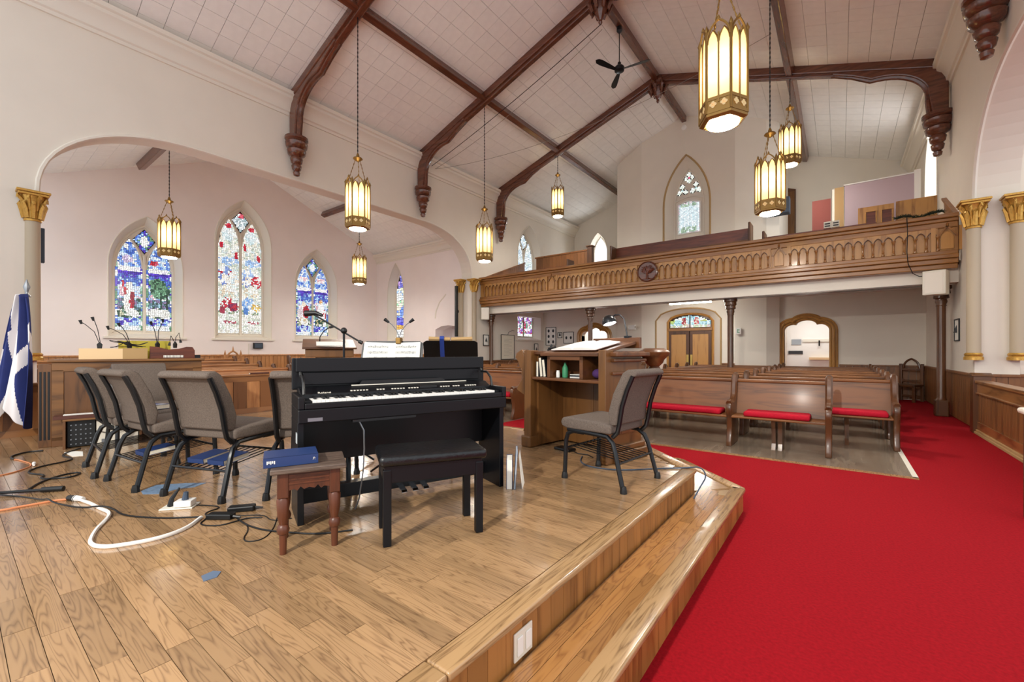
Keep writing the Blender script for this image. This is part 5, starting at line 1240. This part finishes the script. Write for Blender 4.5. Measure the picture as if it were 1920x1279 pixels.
# small microphone on the pulpit corner
mc = thing('pulpit_microphone', 'small black microphone clip at the pulpit corner', 'microphone', at_pul(.1, .3, 1.021), RP); MB().box(-.02, .02, -.02, .02, 0, .02).build('base', MT['blackp'], mc); MB().tube([(0, 0, .02), (0, .03, .07)], .012, 8).build('stem', MT['blackp'], mc); MB().tube([(-.02, 0, .03), (.08, 0, .035)], [.012, .02], 8).build('head', MT['blackp'], mc)
fp = thing('foot_pedal', 'black foot pedal with lead on the floor before the pulpit', 'pedal', at_pul(.32, .12, 0), RP); MB().box(0, .2, 0, .12, 0, .03).build('base', MT['blackp'], fp, bevel=.01); MB().tube([(.2, .06, .015), (.3, .02, .008), (.4, .05, .008), (.5, .0, .008)], .005, 5).build('lead', MT['blackp'], fp)

# ---- lectern, stands
def W(lat, d): return lat * cC - d * cS, lat * cS + d * cC
x, y = W(-2.12, 5.0); le = thing('lectern', 'brown wooden lectern with slanted top behind the piano', 'lectern', (x, y, PZ), TH + radians(205))
MB().box(-.2, .2, -.18, .18, 0, .05).build('base', MT['pulpit'], le, bevel=.01); MB().box(-.15, .15, -.12, .12, .05, .95).build('column', MT['pulpit'], le, bevel=.01)
MB().prism([(-.22, .95), (.22, .95), (.22, 1.04), (-.22, 1.14)], 'yz', -.25, .25).build('desk_box', MT['pulpit'], le, bevel=.008); MB().prism([(-.25, 1.14), (.25, 1.04), (.25, 1.06), (-.25, 1.165)], 'yz', -.28, .28).build('slanted_top', MT['pulpitx'], le, bevel=.005)
MB().tube([(.1, 0, 1.1), (.1, .02, 1.18), (.06, .06, 1.25), (.0, .1, 1.29)], .006, 6).build('gooseneck', MT['blackp'], le, 40); MB().tube([(0, .1, 1.29), (-.04, .12, 1.3)], .014, 8).build('microphone_head', MT['blackp'], le, 40)
MB().box(-.16, .14, -.1, .12, 1.125, 1.13).build('open_sheet', MT['paper'], le).rotation_euler = (-.2, 0, 0)
x, y = W(-1.56, 4.0); ms = thing('microphone_stand', 'black boom microphone stand behind the piano', 'microphone stand', (x, y, PZ), TH)
for k in range(3): a = k * 2 * pi / 3; MB().tube([(0, 0, .2), (.28 * cos(a), .28 * sin(a), .012)], .01, 6).build('leg', MT['black'], ms)
MB().tube([(0, 0, .1), (0, 0, 1.2)], .011, 8).build('pole', MT['black'], ms, 40); MB().ball((0, 0, 1.21), .03, 10).build('joint', MT['blackp'], ms, 40)
MB().tube([(.16, 0, 1.1), (-.28, 0, 1.36)], .008, 8).build('boom', MT['black'], ms, 40); MB().tube([(-.2, 0, 1.35), (-.26, 0, 1.375), (-.36, 0, 1.37)], [.014, .022, .03], 10).build('microphone', MT['blackp'], ms, 40); MB().tube([(.14, 0, 1.11), (.17, 0, 1.095)], .017, 8).build('counterweight', MT['blackp'], ms)
def music_stand(lat, d, rz, lab, tilt, ztop):
    x, y = W(lat, d); t = thing('music_stand', lab, 'music stand', (x, y, PZ), TH + rz)
    for k in range(3): a = k * 2 * pi / 3 + .4; MB().tube([(0, 0, .16), (.25 * cos(a), .25 * sin(a), .01)], .009, 6).build('leg', MT['black'], t)
    MB().tube([(0, 0, .1), (0, 0, ztop - .2)], .011, 8).build('pole', MT['black'], t, 40)
    M = Matrix.Translation((0, 0, ztop - .32)) @ Matrix.Rotation(tilt, 4, 'X')
    q = MB(); q.M = M; q.prism([(-.26, 0), (.26, 0), (.25, .32), (.22, .34), (-.22, .34), (-.25, .32)], 'xz', 0, .006); q.build('desk', MT['black'], t, bevel=.002)
    q = MB(); q.M = M; q.box(-.26, .26, -.06, .006, -.004, 0).box(-.26, .26, -.062, -.058, -.004, .015); q.build('ledge', MT['black'], t); return t, M
t, M = music_stand(-.985, 3.47, 0, 'black music stand holding open sheet music over the piano', radians(-18), 1.1)
sm = thing('sheet_music', 'open book of printed sheet music on the music stand', 'music book', t.location, TH)
for sg in (-1, 1):
    q = MB(); q.M = M; q.prism([(sg * .0, .003), (sg * .23, .003), (sg * .23, .325), (sg * 0, .315)], 'xz', -.02 , .001); pg = q.build('page', MT['paper'], sm)
    q = MB(); q.M = M; rg = random.Random(3)
    for s_ in range(6):
        z0 = .29 - s_ * .048
        for l in range(5): q.box(min(sg * .03, sg * .2), max(sg * .03, sg * .2), -.0206, -.02, z0 - l * .004, z0 - l * .004 + .0012)
        for n_ in range(22): u = sg * rg.uniform(.035, .195); zz_ = z0 - rg.uniform(0, .016); q.box(u, u + .004, -.0208, -.02, zz_, zz_ + .004)
    q.build('staves', MT['ink'], pg, kind='stuff')
ml = thing('music_light', 'brass based clip-on music light on top of the music stand', 'lamp', (t.location[0], t.location[1], PZ + 1.09), TH)
MB().box(.03, .07, .06, .14, -.01, .04).build('clip', MT['brass'], ml, bevel=.005)
for sg in (-1, 1): MB().tube([(.05, .1, .04), (.05 + sg * .02, .1, .1), (.05 + sg * .06, .1, .15), (.05 + sg * .1, .1, .18)], .0035, 6).build('gooseneck', MT['steel'], ml, 40); MB().tube([(.05 + sg * .085, .1, .168), (.05 + sg * .12, .1, .195)], [.009, .015], 8).build('lamp_head', MT['blackp'], ml, 40)
t2, M2 = music_stand(-.59, 4.2, pi + .1, 'black music stand seen from behind with a blue ribbon', radians(-38), 1.17)
ob2 = thing('open_songbook', 'open songbook with tan page edges on the far music stand', 'music book', t2.location, TH + pi + .1)
for sg in (-1, 1): q = MB(); q.M = M2; q.prism([(sg * .005, .0), (sg * .2, .0), (sg * .2, .36), (sg * .005, .35)], 'xz', -.035, .001); q.build('page_block', MT['tan'], ob2)
rb_ = MB(); rb_.M = M2; rb_.box(.06, .1, .006, .009, .1, .364).box(.06, .1, -.038, .009, .36, .364).box(.06, .1, -.038, -.035, .27, .364); tag(rb_.build('ribbon', plain('blue_ribbon', '#27408F', .6), None, loc=t2.location), 'blue ribbon hanging over the back of the far music stand', 'ribbon').rotation_euler[2] = TH + pi + .1

# ---- cables and floor oddments
FZ = PZ + .006
def smooth_path(P, it=2):
    for _ in range(it):
        Q = [P[0]]
        for a, b in zip(P[:-1], P[1:]): Q += [tuple(a[k] * .75 + b[k] * .25 for k in range(len(a))), tuple(a[k] * .25 + b[k] * .75 for k in range(len(a)))]
        P = Q + [P[-1]]
    return P
def cable(name, lab, pts, r, mat, z=None):
    P = [(x, y, (PZ + r if z is None else z)) for x, y in pts]; return tag(MB().tube(smooth_path(P), r, 6).build(name, mat, None, 60), lab, 'cable')
cable('extension_cord', 'orange extension cord running to the black connector', [(-4.5, -.3), (-4.24, .21), (-4.25, .29), (-4.24, .38), (-4.24, .45), (-4.19, .52)], .007, MT['orange'])
wc = cable('white_cable', 'thick white taped cable curving across the platform floor', [(-4.11, .55), (-3.97, .58), (-3.77, .6), (-3.66, .62), (-3.57, .61), (-3.45, .56), (-3.34, .51), (-3.2, .47), (-3.13, .46), (-3.06, .47), (-2.99, .52), (-2.92, .69), (-2.96, .83), (-3.09, .94)], .0105, MT['whitecord'])
cn = thing('cable_connector', 'black and white plug connector joining the orange and white cables', 'connector', (-4.15, .535, PZ + .016), radians(25)); MB().tube([(-.06, 0, 0), (.01, 0, 0)], [.018, .022], 8).build('socket', MT['blackp'], cn, 40); MB().tube([(.0, 0, 0), (.07, .0, 0)], [.022, .015], 8).build('plug', MT['whitecord'], cn, 40)
tag(MB().tube(smooth_path([(x, y, PZ + z) for x, y, z in ((-4.98, .02, .005), (-4.86, .1, .005), (-4.75, .2, .036), (-4.66, .22, .02), (-4.53, .33, .005), (-4.32, .395, .008), (-4.24, .415, .03), (-4.16, .435, .01), (-3.9, .53, .005), (-3.78, .6, .028), (-3.66, .64, .028), (-3.52, .66, .005), (-3.28, .79, .005), (-3.12, .94, .005))]), .005, 6).build('black_cable', MT['blackp'], None, 60), 'thin black cable crossing the white cable loop', 'cable')
cable('black_cable', 'black cable looping on the floor before the amplifier cabinet', [(-6.3, .85), (-6.22, .78), (-6.02, .67), (-5.78, .73), (-5.67, .7), (-5.59, .5), (-5.46, .42), (-5.32, .42), (-5.18, .5), (-5.05, .44), (-4.91, .6), (-5.0, .68), (-5.08, .67), (-5.06, .56), (-4.92, .44), (-4.71, .36)], .007, MT['blackp'])
cable('extension_cord', 'orange cord with white plug near the organ', [(-5.45, .1), (-5.45, .27), (-5.54, .38), (-5.73, .48), (-6.07, .42), (-6.17, .39)], .005, MT['orange'])
cable('black_cable', 'short black lead joining the orange cord near the organ', [(-6.17, .39), (-6.23, .37), (-6.38, .39), (-6.5, .5), (-6.45, .6)], .008, MT['blackp'])
tag(MB().tube([(-5.66, .47, PZ + .014), (-5.76, .48, PZ + .014)], [.009, .014], 8).build('white_plug', MT['whitecord'], None, 40), 'white plug lying on the orange cord', 'plug')
bp_ = thing('boom_pole', 'black microphone boom pole lying on the floor', 'pole', (0, 0, 0)); MB().tube([(-5.1, -.25, PZ + .018), (-4.55, .46, PZ + .018)], .011, 8).build('tube', MT['black'], bp_, 40); MB().tube([(-4.58, .42, PZ + .02), (-4.5, .52, PZ + .02)], .019, 10).build('rubber_end', MT['blackp'], bp_, 40)
fx = thing('floor_outlet', 'ivory floor outlet plate with plugs', 'outlet', (-3.43, .93, PZ), radians(50)); MB().box(-.1, .09, -.055, .06, 0, .01).build('plate', MT['ivory'], fx, bevel=.004); MB().box(-.02, .08, -.05, .03, .012, .05).build('socket_box', MT['whitecord'], fx, bevel=.005); MB().tube([(-.06, 0, .012), (-.05, .0, .06), (-.02, .03, .12)], [.018, .014, .006], 8).build('plug', MT['blackp'], fx, 40); MB().tube([(.03, -.01, .05), (.035, -.01, .1)], [.02, .014], 8).build('plug', MT['stone'], fx, 40)
for k, (p, q, lab) in enumerate((((-3.06, .97), (-2.94, 1.06), 'black power adapter lying on the floor nearer the stool'), ((-3.08, 1.09), (-3.0, 1.2), 'black power adapter lying on the floor nearer the chairs'))):
    o = thing('power_adapter', lab, 'adapter', ((p[0] + q[0]) / 2, (p[1] + q[1]) / 2, PZ), atan2(q[1] - p[1], q[0] - p[0]), 'power adapters on the floor'); MB().box(-.075, .075, -.03, .03, 0, .035).build('case', MT['blackp'], o, bevel=.008); MB().tube([(.075, 0, .015), (.12, 0, .01)], [.01, .005], 6).build('strain_relief', MT['blackp'], o)
cable('black_cable', 'black lead between the floor outlet and the adapters', [(-3.43, .95), (-3.36, 1.02), (-3.2, 1.1), (-3.18, .98), (-3.07, .97), (-2.99, .89), (-2.87, .96), (-2.87, 1.05), (-2.87, 1.12), (-2.81, 1.17)], .004, MT['blackp'])
cable('black_cable', 'black lead running from the adapter under the stool', [(-3.01, 1.08), (-2.77, 1.06), (-2.6, 1.09), (-2.46, 1.16), (-2.3, 1.25), (-2.2, 1.4)], .005, MT['blackp'])
cable('black_cable', 'thin black lead looped beside the stool', [(-2.86, 1.3), (-2.76, 1.24), (-2.57, 1.13), (-2.47, 1.03), (-2.54, .95), (-2.7, 1.06), (-2.85, 1.07)], .003, MT['blackp'])
cable('black_cable', 'thin black lead running back from the adapters to the piano', [(-2.95, 1.1), (-2.85, 1.2), (-2.72, 1.18), (-2.68, 1.23), (-2.655, 1.275)], .003, MT['blackp'])
tag(MB().prism([(-4.05, .86), (-4.14, .97), (-4.02, 1.12), (-3.9, 1.22), (-3.85, 1.13), (-3.9, 1.05), (-3.86, .93), (-3.95, .85)], 'xy', PZ, PZ + .002).build('tape_patch', MT['tape'], None), 'crumpled blue grey tape patch on the floor under the chairs', 'tape')
tag(MB().prism([(-2.3, .7), (-2.24, .69), (-2.235, .74), (-2.275, .77), (-2.31, .75)], 'xy', PZ, PZ + .003).build('paper_scrap', plain('slate_paper', '#5E6F86', .7), None), 'small slate blue paper scrap on the open floor', 'paper')
tag(MB().tube(smooth_path([(-1.98, 3.72, PZ + .006), (-1.9, 3.52, PZ + .006), (-1.74, 3.41, PZ + .006), (-1.48, 3.47, PZ + .006), (-1.28, 3.7, PZ + .006), (-1.05, 3.9, PZ + .008), (-.96, 3.96, PZ + .02), (-.9, 3.92, PZ - .04), (-.92, 3.8, PZ - .1), (-.95, 3.7, SZ + .006)]), .006, 6).build('blue_cable', MT['stone'], None, 60), 'blue grey cable running over the platform corner', 'cable')
oc = thing('step_outlet', 'ivory double socket on the platform riser', 'outlet', (-.999, 1.38, .27)); MB().box(0, .008, -.06, .06, -.06, .05).build('plate', MT['ivory'], oc, bevel=.003)
for dy in (-.028, .028): MB().box(.008, .014, dy - .018, dy + .018, -.04, .03).build('socket', MT['white'], oc, bevel=.004)
tag(MB().box(0, .012, -.03, .03, 0, .04).build('socket_cover', MT['white'], None, bevel=.004, loc=(-.985, 1.4, .29)), 'small white cover flap above the riser socket', 'cover') if False else None

# ---- right side rail
rl = thing('communion_rail', 'dark oak panelled rail with newel beside the red carpet', 'rail', (1.92, 0, 0))
nw = MB().box(-.1, .12, 10.7, 10.94, 0, .98).build('newel', MT['pewend'], rl, bevel=.01); MB().prism([(10.68, .98), (10.96, .98), (10.92, 1.01), (10.82, 1.035), (10.72, 1.01)], 'yz', -.12, .14).build('newel_cap', MT['pewend'], nw, bevel=.008)
MB().box(-.08, .1, 5.6, 10.7, .86, .91).build('top_rail', MT['pewy'], rl, bevel=.01); MB().box(-.05, .06, 5.6, 10.7, .7, .86).build('upper_rail', MT['pewy'], rl); MB().box(-.07, .07, 5.6, 10.7, .68, .705).build('rail_moulding', MT['pewy'], rl, bevel=.006)
MB().box(-.05, .06, 5.6, 10.7, .06, .2).build('lower_rail', MT['pewy'], rl); MB().box(-.09, .08, 5.6, 10.7, 0, .04).box(-.07, .07, 5.6, 10.7, .04, .07).build('base_moulding', MT['tan'], rl, bevel=.006)
n = 36
for i in range(n): MB().box(-.035, .04, 5.6 + i * 5.1 / n + .006, 5.6 + (i + 1) * 5.1 / n - .006, .2, .68).build('board', MT['wains'], rl)
np_ = thing('end_post', 'dark wooden end post with white edged cap at the carpet side', 'post', (1.3, 5.5, 0)); MB().box(-.06, .06, -.06, .06, 0, .88).build('shaft', MT['pewend'], np_, bevel=.008); MB().box(-.09, .09, -.09, .09, .88, .93).build('cap', MT['ivory'], np_, bevel=.02)

# ---- gothic chairs and table
def gothic_chair(loc, rz, lab, mat, s=1):
    t = thing('gothic_chair', lab, 'chair', loc, rz)
    for x in (-.24, .24):
        MB().box(x - .035, x + .035, .2, .26, 0, 1.05 * s).build('back_post', mat, t, bevel=.01); MB().box(x - .03, x + .03, -.25, -.19, 0, .44).build('front_leg', mat, t, bevel=.006)
    MB().box(-.27, .27, -.27, .26, .42, .48).build('seat', mat, t, bevel=.01); MB().box(-.22, .22, .21, .25, .86 * s, .92 * s).build('back_rail', mat, t, bevel=.006); MB().prism([(-.22, .52), (-.16, .55), (.16, .55), (.22, .52), (.22, .64), (.16, .6), (-.16, .6), (-.22, .64)], 'xz', .21, .25).build('lower_rail', mat, t, bevel=.006)
    MB().tube([(x, .23, z) for x, z in [(-.2, .92 * s)] + pointed(0, .36, .94 * s, .25, 6) + [(.2, .92 * s)]], .028, 8).build('arch_crest', mat, t, 40)
    for z in (.12,): MB().box(-.22, .22, .21, .24, z, z + .05).build('stretcher', mat, t)
    return t
gothic_chair((1.5, 16.35, 0), radians(-28), 'dark gothic chair with arched back in the corner', MT['pewend'])
g2 = gothic_chair((-16.75, 5.95, .17), -pi / 2, 'pink lit carved gothic chair against the transept wall', MT['wainso'], 1.05)
for x in (-.24, 0, .24): MB().lathe([(.03, 1.1 if x else 1.2), (.035, 1.15 if x else 1.25), (.003, 1.28 if x else 1.42)], 8, (x, .23, 0)).build('pinnacle', MT['wainso'], g2)
tb_ = thing('side_table', 'small dark table in front of the gothic chair', 'table', (1.05, 15.75, 0)); MB().box(-.22, .22, -.18, .18, .52, .55).build('top', MT['pewend'], tb_, bevel=.006)
for x in (-.19, .19):
    for y in (-.15, .15): MB().box(x - .02, x + .02, y - .02, y + .02, 0, .52).build('leg', MT['pewend'], tb_)
bx_ = thing('cardboard_box', 'tan box on the small dark table', 'box', (1.05, 15.75, .55)); MB().box(-.16, .16, -.1, .1, 0, .16).build('body', MT['tan'], bx_); MB().box(-.165, .165, -.105, .105, .16, .18).build('lid', MT['pine'], bx_)

# ---- pictures, speakers, signs
def picture(loc, rz, w, h, lab, kind=0, fm='blackp'):
    """hangs flat on a wall; local x along the wall, -y towards the room"""
    t = thing('framed_picture', lab, 'picture', loc, rz, 'framed pictures'); f = .022
    MB().box(-w / 2, w / 2, -.02, 0, 0, f).box(-w / 2, w / 2, -.02, 0, h - f, h).box(-w / 2, -w / 2 + f, -.02, 0, f, h - f).box(w / 2 - f, w / 2, -.02, 0, f, h - f).build('frame', MT[fm], t)
    MB().box(-w / 2 + f, w / 2 - f, -.01, -.001, f, h - f).build('mount', MT['paper'] if kind != 2 else MT['page'], t); m = MB()
    if kind == 0: m.lathe([(.0001, 0), (.05, 0), (.03, .08), (.001, .16)], 8, (0, -.012, h * .38))
    elif kind == 1:
        nx, nz = (2, 3) if h > w else (2, 1)
        for i in range(nx):
            for j in range(nz): m.add([((-.22 + .44 * i) * w + w * .1 * cos(a), -.012, h * (.2 + .6 * (j + (.5 if nz == 1 else 0)) / max(1, nz - (nz > 1))) + w * .14 * sin(a)) for a in [k * pi / 5 for k in range(10)]], [tuple(range(10))])
    else:
        for j in range(14): m.box(-w * .3, w * .3 if j % 3 else w * .1, -.0115, -.01, h * (.16 + j * .05), h * (.165 + j * .05))
    m.build('print', MT['ink'] if kind != 2 else MT['gap'], t, kind='stuff')
    return t
LWR = pi / 2   # facing +X
picture((XL + .04, 12.72, 1.62), LWR, .34, .43, 'small black framed print beside the left gallery post'); nb = picture((XL + .04, 14.1, 1.07), LWR, .9, 1.02, 'large framed honour roll under a picture light on the left wall', 2)
MB().tube([(0, -.01, 1.02), (0, -.06, 1.12), (.12, -.16, 1.2), (.2, -.2, 1.18)], .008, 6).build('picture_light', MT['black'], nb, 40)
picture((XL + .04, 16.2, 1.25), LWR, .3, .5, 'narrow black framed print below the lower stained window')
picture((-10.6, YB2 - .005, 1.67), 0, .55, .84, 'framed set of six oval portraits on the back wall', 1); picture((-10.12, YB2 - .005, 2.0), 0, .23, .26, 'tiny black framed print on the back wall between the portraits'); picture((-9.67, YB2 - .005, 1.75), 0, .52, .52, 'framed pair of portraits on the back wall by the left lobed doorway', 1)
picture((XR - .005, 14.3, 1.64), -pi / 2, .4, .44, 'black framed picture on the right wall behind the gallery post', 0); picture((XR - .005, 12.75, 1.62), -pi / 2, .45, .46, 'black framed picture on the right wall in front of the gallery post', 0)
def speaker(loc, rz, w, h, d, lab):
    t = thing('loudspeaker', lab, 'speaker', loc, rz); MB().box(-w / 2, w / 2, -d, 0, 0, h).build('cabinet', MT['ivory'], t, bevel=.02, seg=3); MB().box(-w * .38, w * .38, -d - .006, -d, h * .08, h * .92).build('grille', MT['trim'], t, bevel=.004); MB().box(-.03, .03, -.0, .06, h * .4, h * .6).build('bracket', MT['black'], t); return t
speaker((1.62, 12.52, 2.57), radians(-20), .36, .5, .26, 'cream loudspeaker under the right end of the gallery'); speaker((XL + .22, 12.5, 2.6), radians(35), .3, .46, .22, 'cream loudspeaker under the left end of the gallery')
def sign(loc, rz, w, h, txt, bg, fg, lab):
    t = thing('exit_sign', lab, 'sign', loc, rz); MB().box(-w / 2, w / 2, -.05, 0, 0, h).build('case', MT[bg], t, bevel=.005); text_part(txt, h * .85, MT[fg], t, Matrix.Translation((0, -.0505, h * .22)) @ Matrix.Rotation(pi / 2, 4, 'X')); return t
sign((2.72, 11.61, 1.6), 0, .36, .2, 'EXIT', 'white', 'redsign', 'white exit sign with red letters beside the jamb columns'); sign((-12.5, YT1 + .95, 1.72), radians(-8), .36, .24, 'EXIT', 'white', 'redsign', 'white exit sign with red letters in the transept doorway'); sign((-2.75, 16.27, 1.98), radians(20), .16, .22, 'E', 'white', 'greensign', 'small green and white exit notice by the double doors')
em = thing('emergency_light', 'white emergency light with two lamp heads on the tower wall', 'light', (-6.45, 16.3, 2.25), radians(-20)); MB().box(-.17, .17, -.1, 0, 0, .18).build('case', MT['white'], em, bevel=.01)
for x in (-.2, .24): q = MB(); q.M = Matrix.Translation((x, -.08, .1)) @ Matrix.Rotation(pi / 2, 4, 'X'); q.lathe([(.03, -.04), (.05, 0), (.055, .04), (.0001, .04)], 10); q.build('lamp_head', MT['ivory'], em, 40)
for y in (3.9, 6.9, 9.5):
    hb = thing('wall_speaker', 'small black wall box under the %s window' % {3.9: 'shepherd', 6.9: 'tall centre', 9.5: 'right transept'}[y], 'wall box', (XT, y + .1, 1.5), LWR); MB().box(-.16, .16, -.1, 0, 0, .22).build('case', MT['blackp'], hb, bevel=.01); MB().box(-.13, .13, -.106, -.1, .03, .19).build('grille', MT['stone'], hb); MB().tube([(-.3, -.01, .18), (-.3, -.01, -.25)], .012, 6).build('conduit', MT['trim'], hb)
tag(MB().box(-.02, .02, 0, .22, 0, .95).build('wall_banner', MT['stone'], None, loc=(XL - .55, .97, 2.95)), 'narrow dark blue panel behind the jamb column', 'panel') if False else None
vb = thing('panel_speaker', 'long dark line speaker on the inner arch column', 'speaker', (XL - .42, 11.62, 1.95)); MB().box(-.05, .05, -.1, 0, 0, 1.9).build('cabinet', MT['blackp'], vb, bevel=.01); MB().box(-.03, .03, 0, .05, .9, 1.0).build('bracket', MT['black'], vb)
vb2 = thing('panel_speaker', 'long dark line speaker behind the jamb column near the flag', 'speaker', (XL - .44, 1.02, 3.0)); MB().box(-.05, .05, -.06, .06, 0, .62).build('cabinet', MT['stone'], vb2, bevel=.01); MB().box(-.03, .03, -.07, -.06, .3, .36).build('bracket', MT['black'], vb2)
# vestibule fittings
cr_ = thing('coat_rack', 'white wall coat rail with dark hook seen through the lobed doorway', 'rail', (-.6, 19.3, 1.75)); MB().box(-.5, .55, -.05, 0, 0, .1).build('rail', MT['ivory'], cr_); MB().tube([(0, -.06, .05), (0, -.08, -.15)], .025, 6).build('hook', MT['black'], cr_)
tag(MB().box(-.15, .2, -.02, 0, 0, .5).build('poster', MT['redsign'], None, loc=(.12, 19.3, 1.25)), 'red and white poster on the vestibule wall', 'poster'); tag(MB().box(-.4, .35, -.2, 0, 0, .08).build('wall_shelf', MT['pine'], None, loc=(-.5, 19.3, 1.1)), 'pale wooden shelf on the vestibule wall', 'shelf')
tag(MB().box(-.2, .25, -.03, 0, 0, .12).build('notice_strip', MT['ink'], None, loc=(-1.35, 19.3, 1.3)), 'dark printed strip on the vestibule wall', 'notice'); tag(MB().box(-.2, .1, -.03, 0, 0, .2).build('photo_print', MT['steel'], None, loc=(-1.25, 19.3, 1.65)), 'grey photo print on the vestibule wall', 'picture')
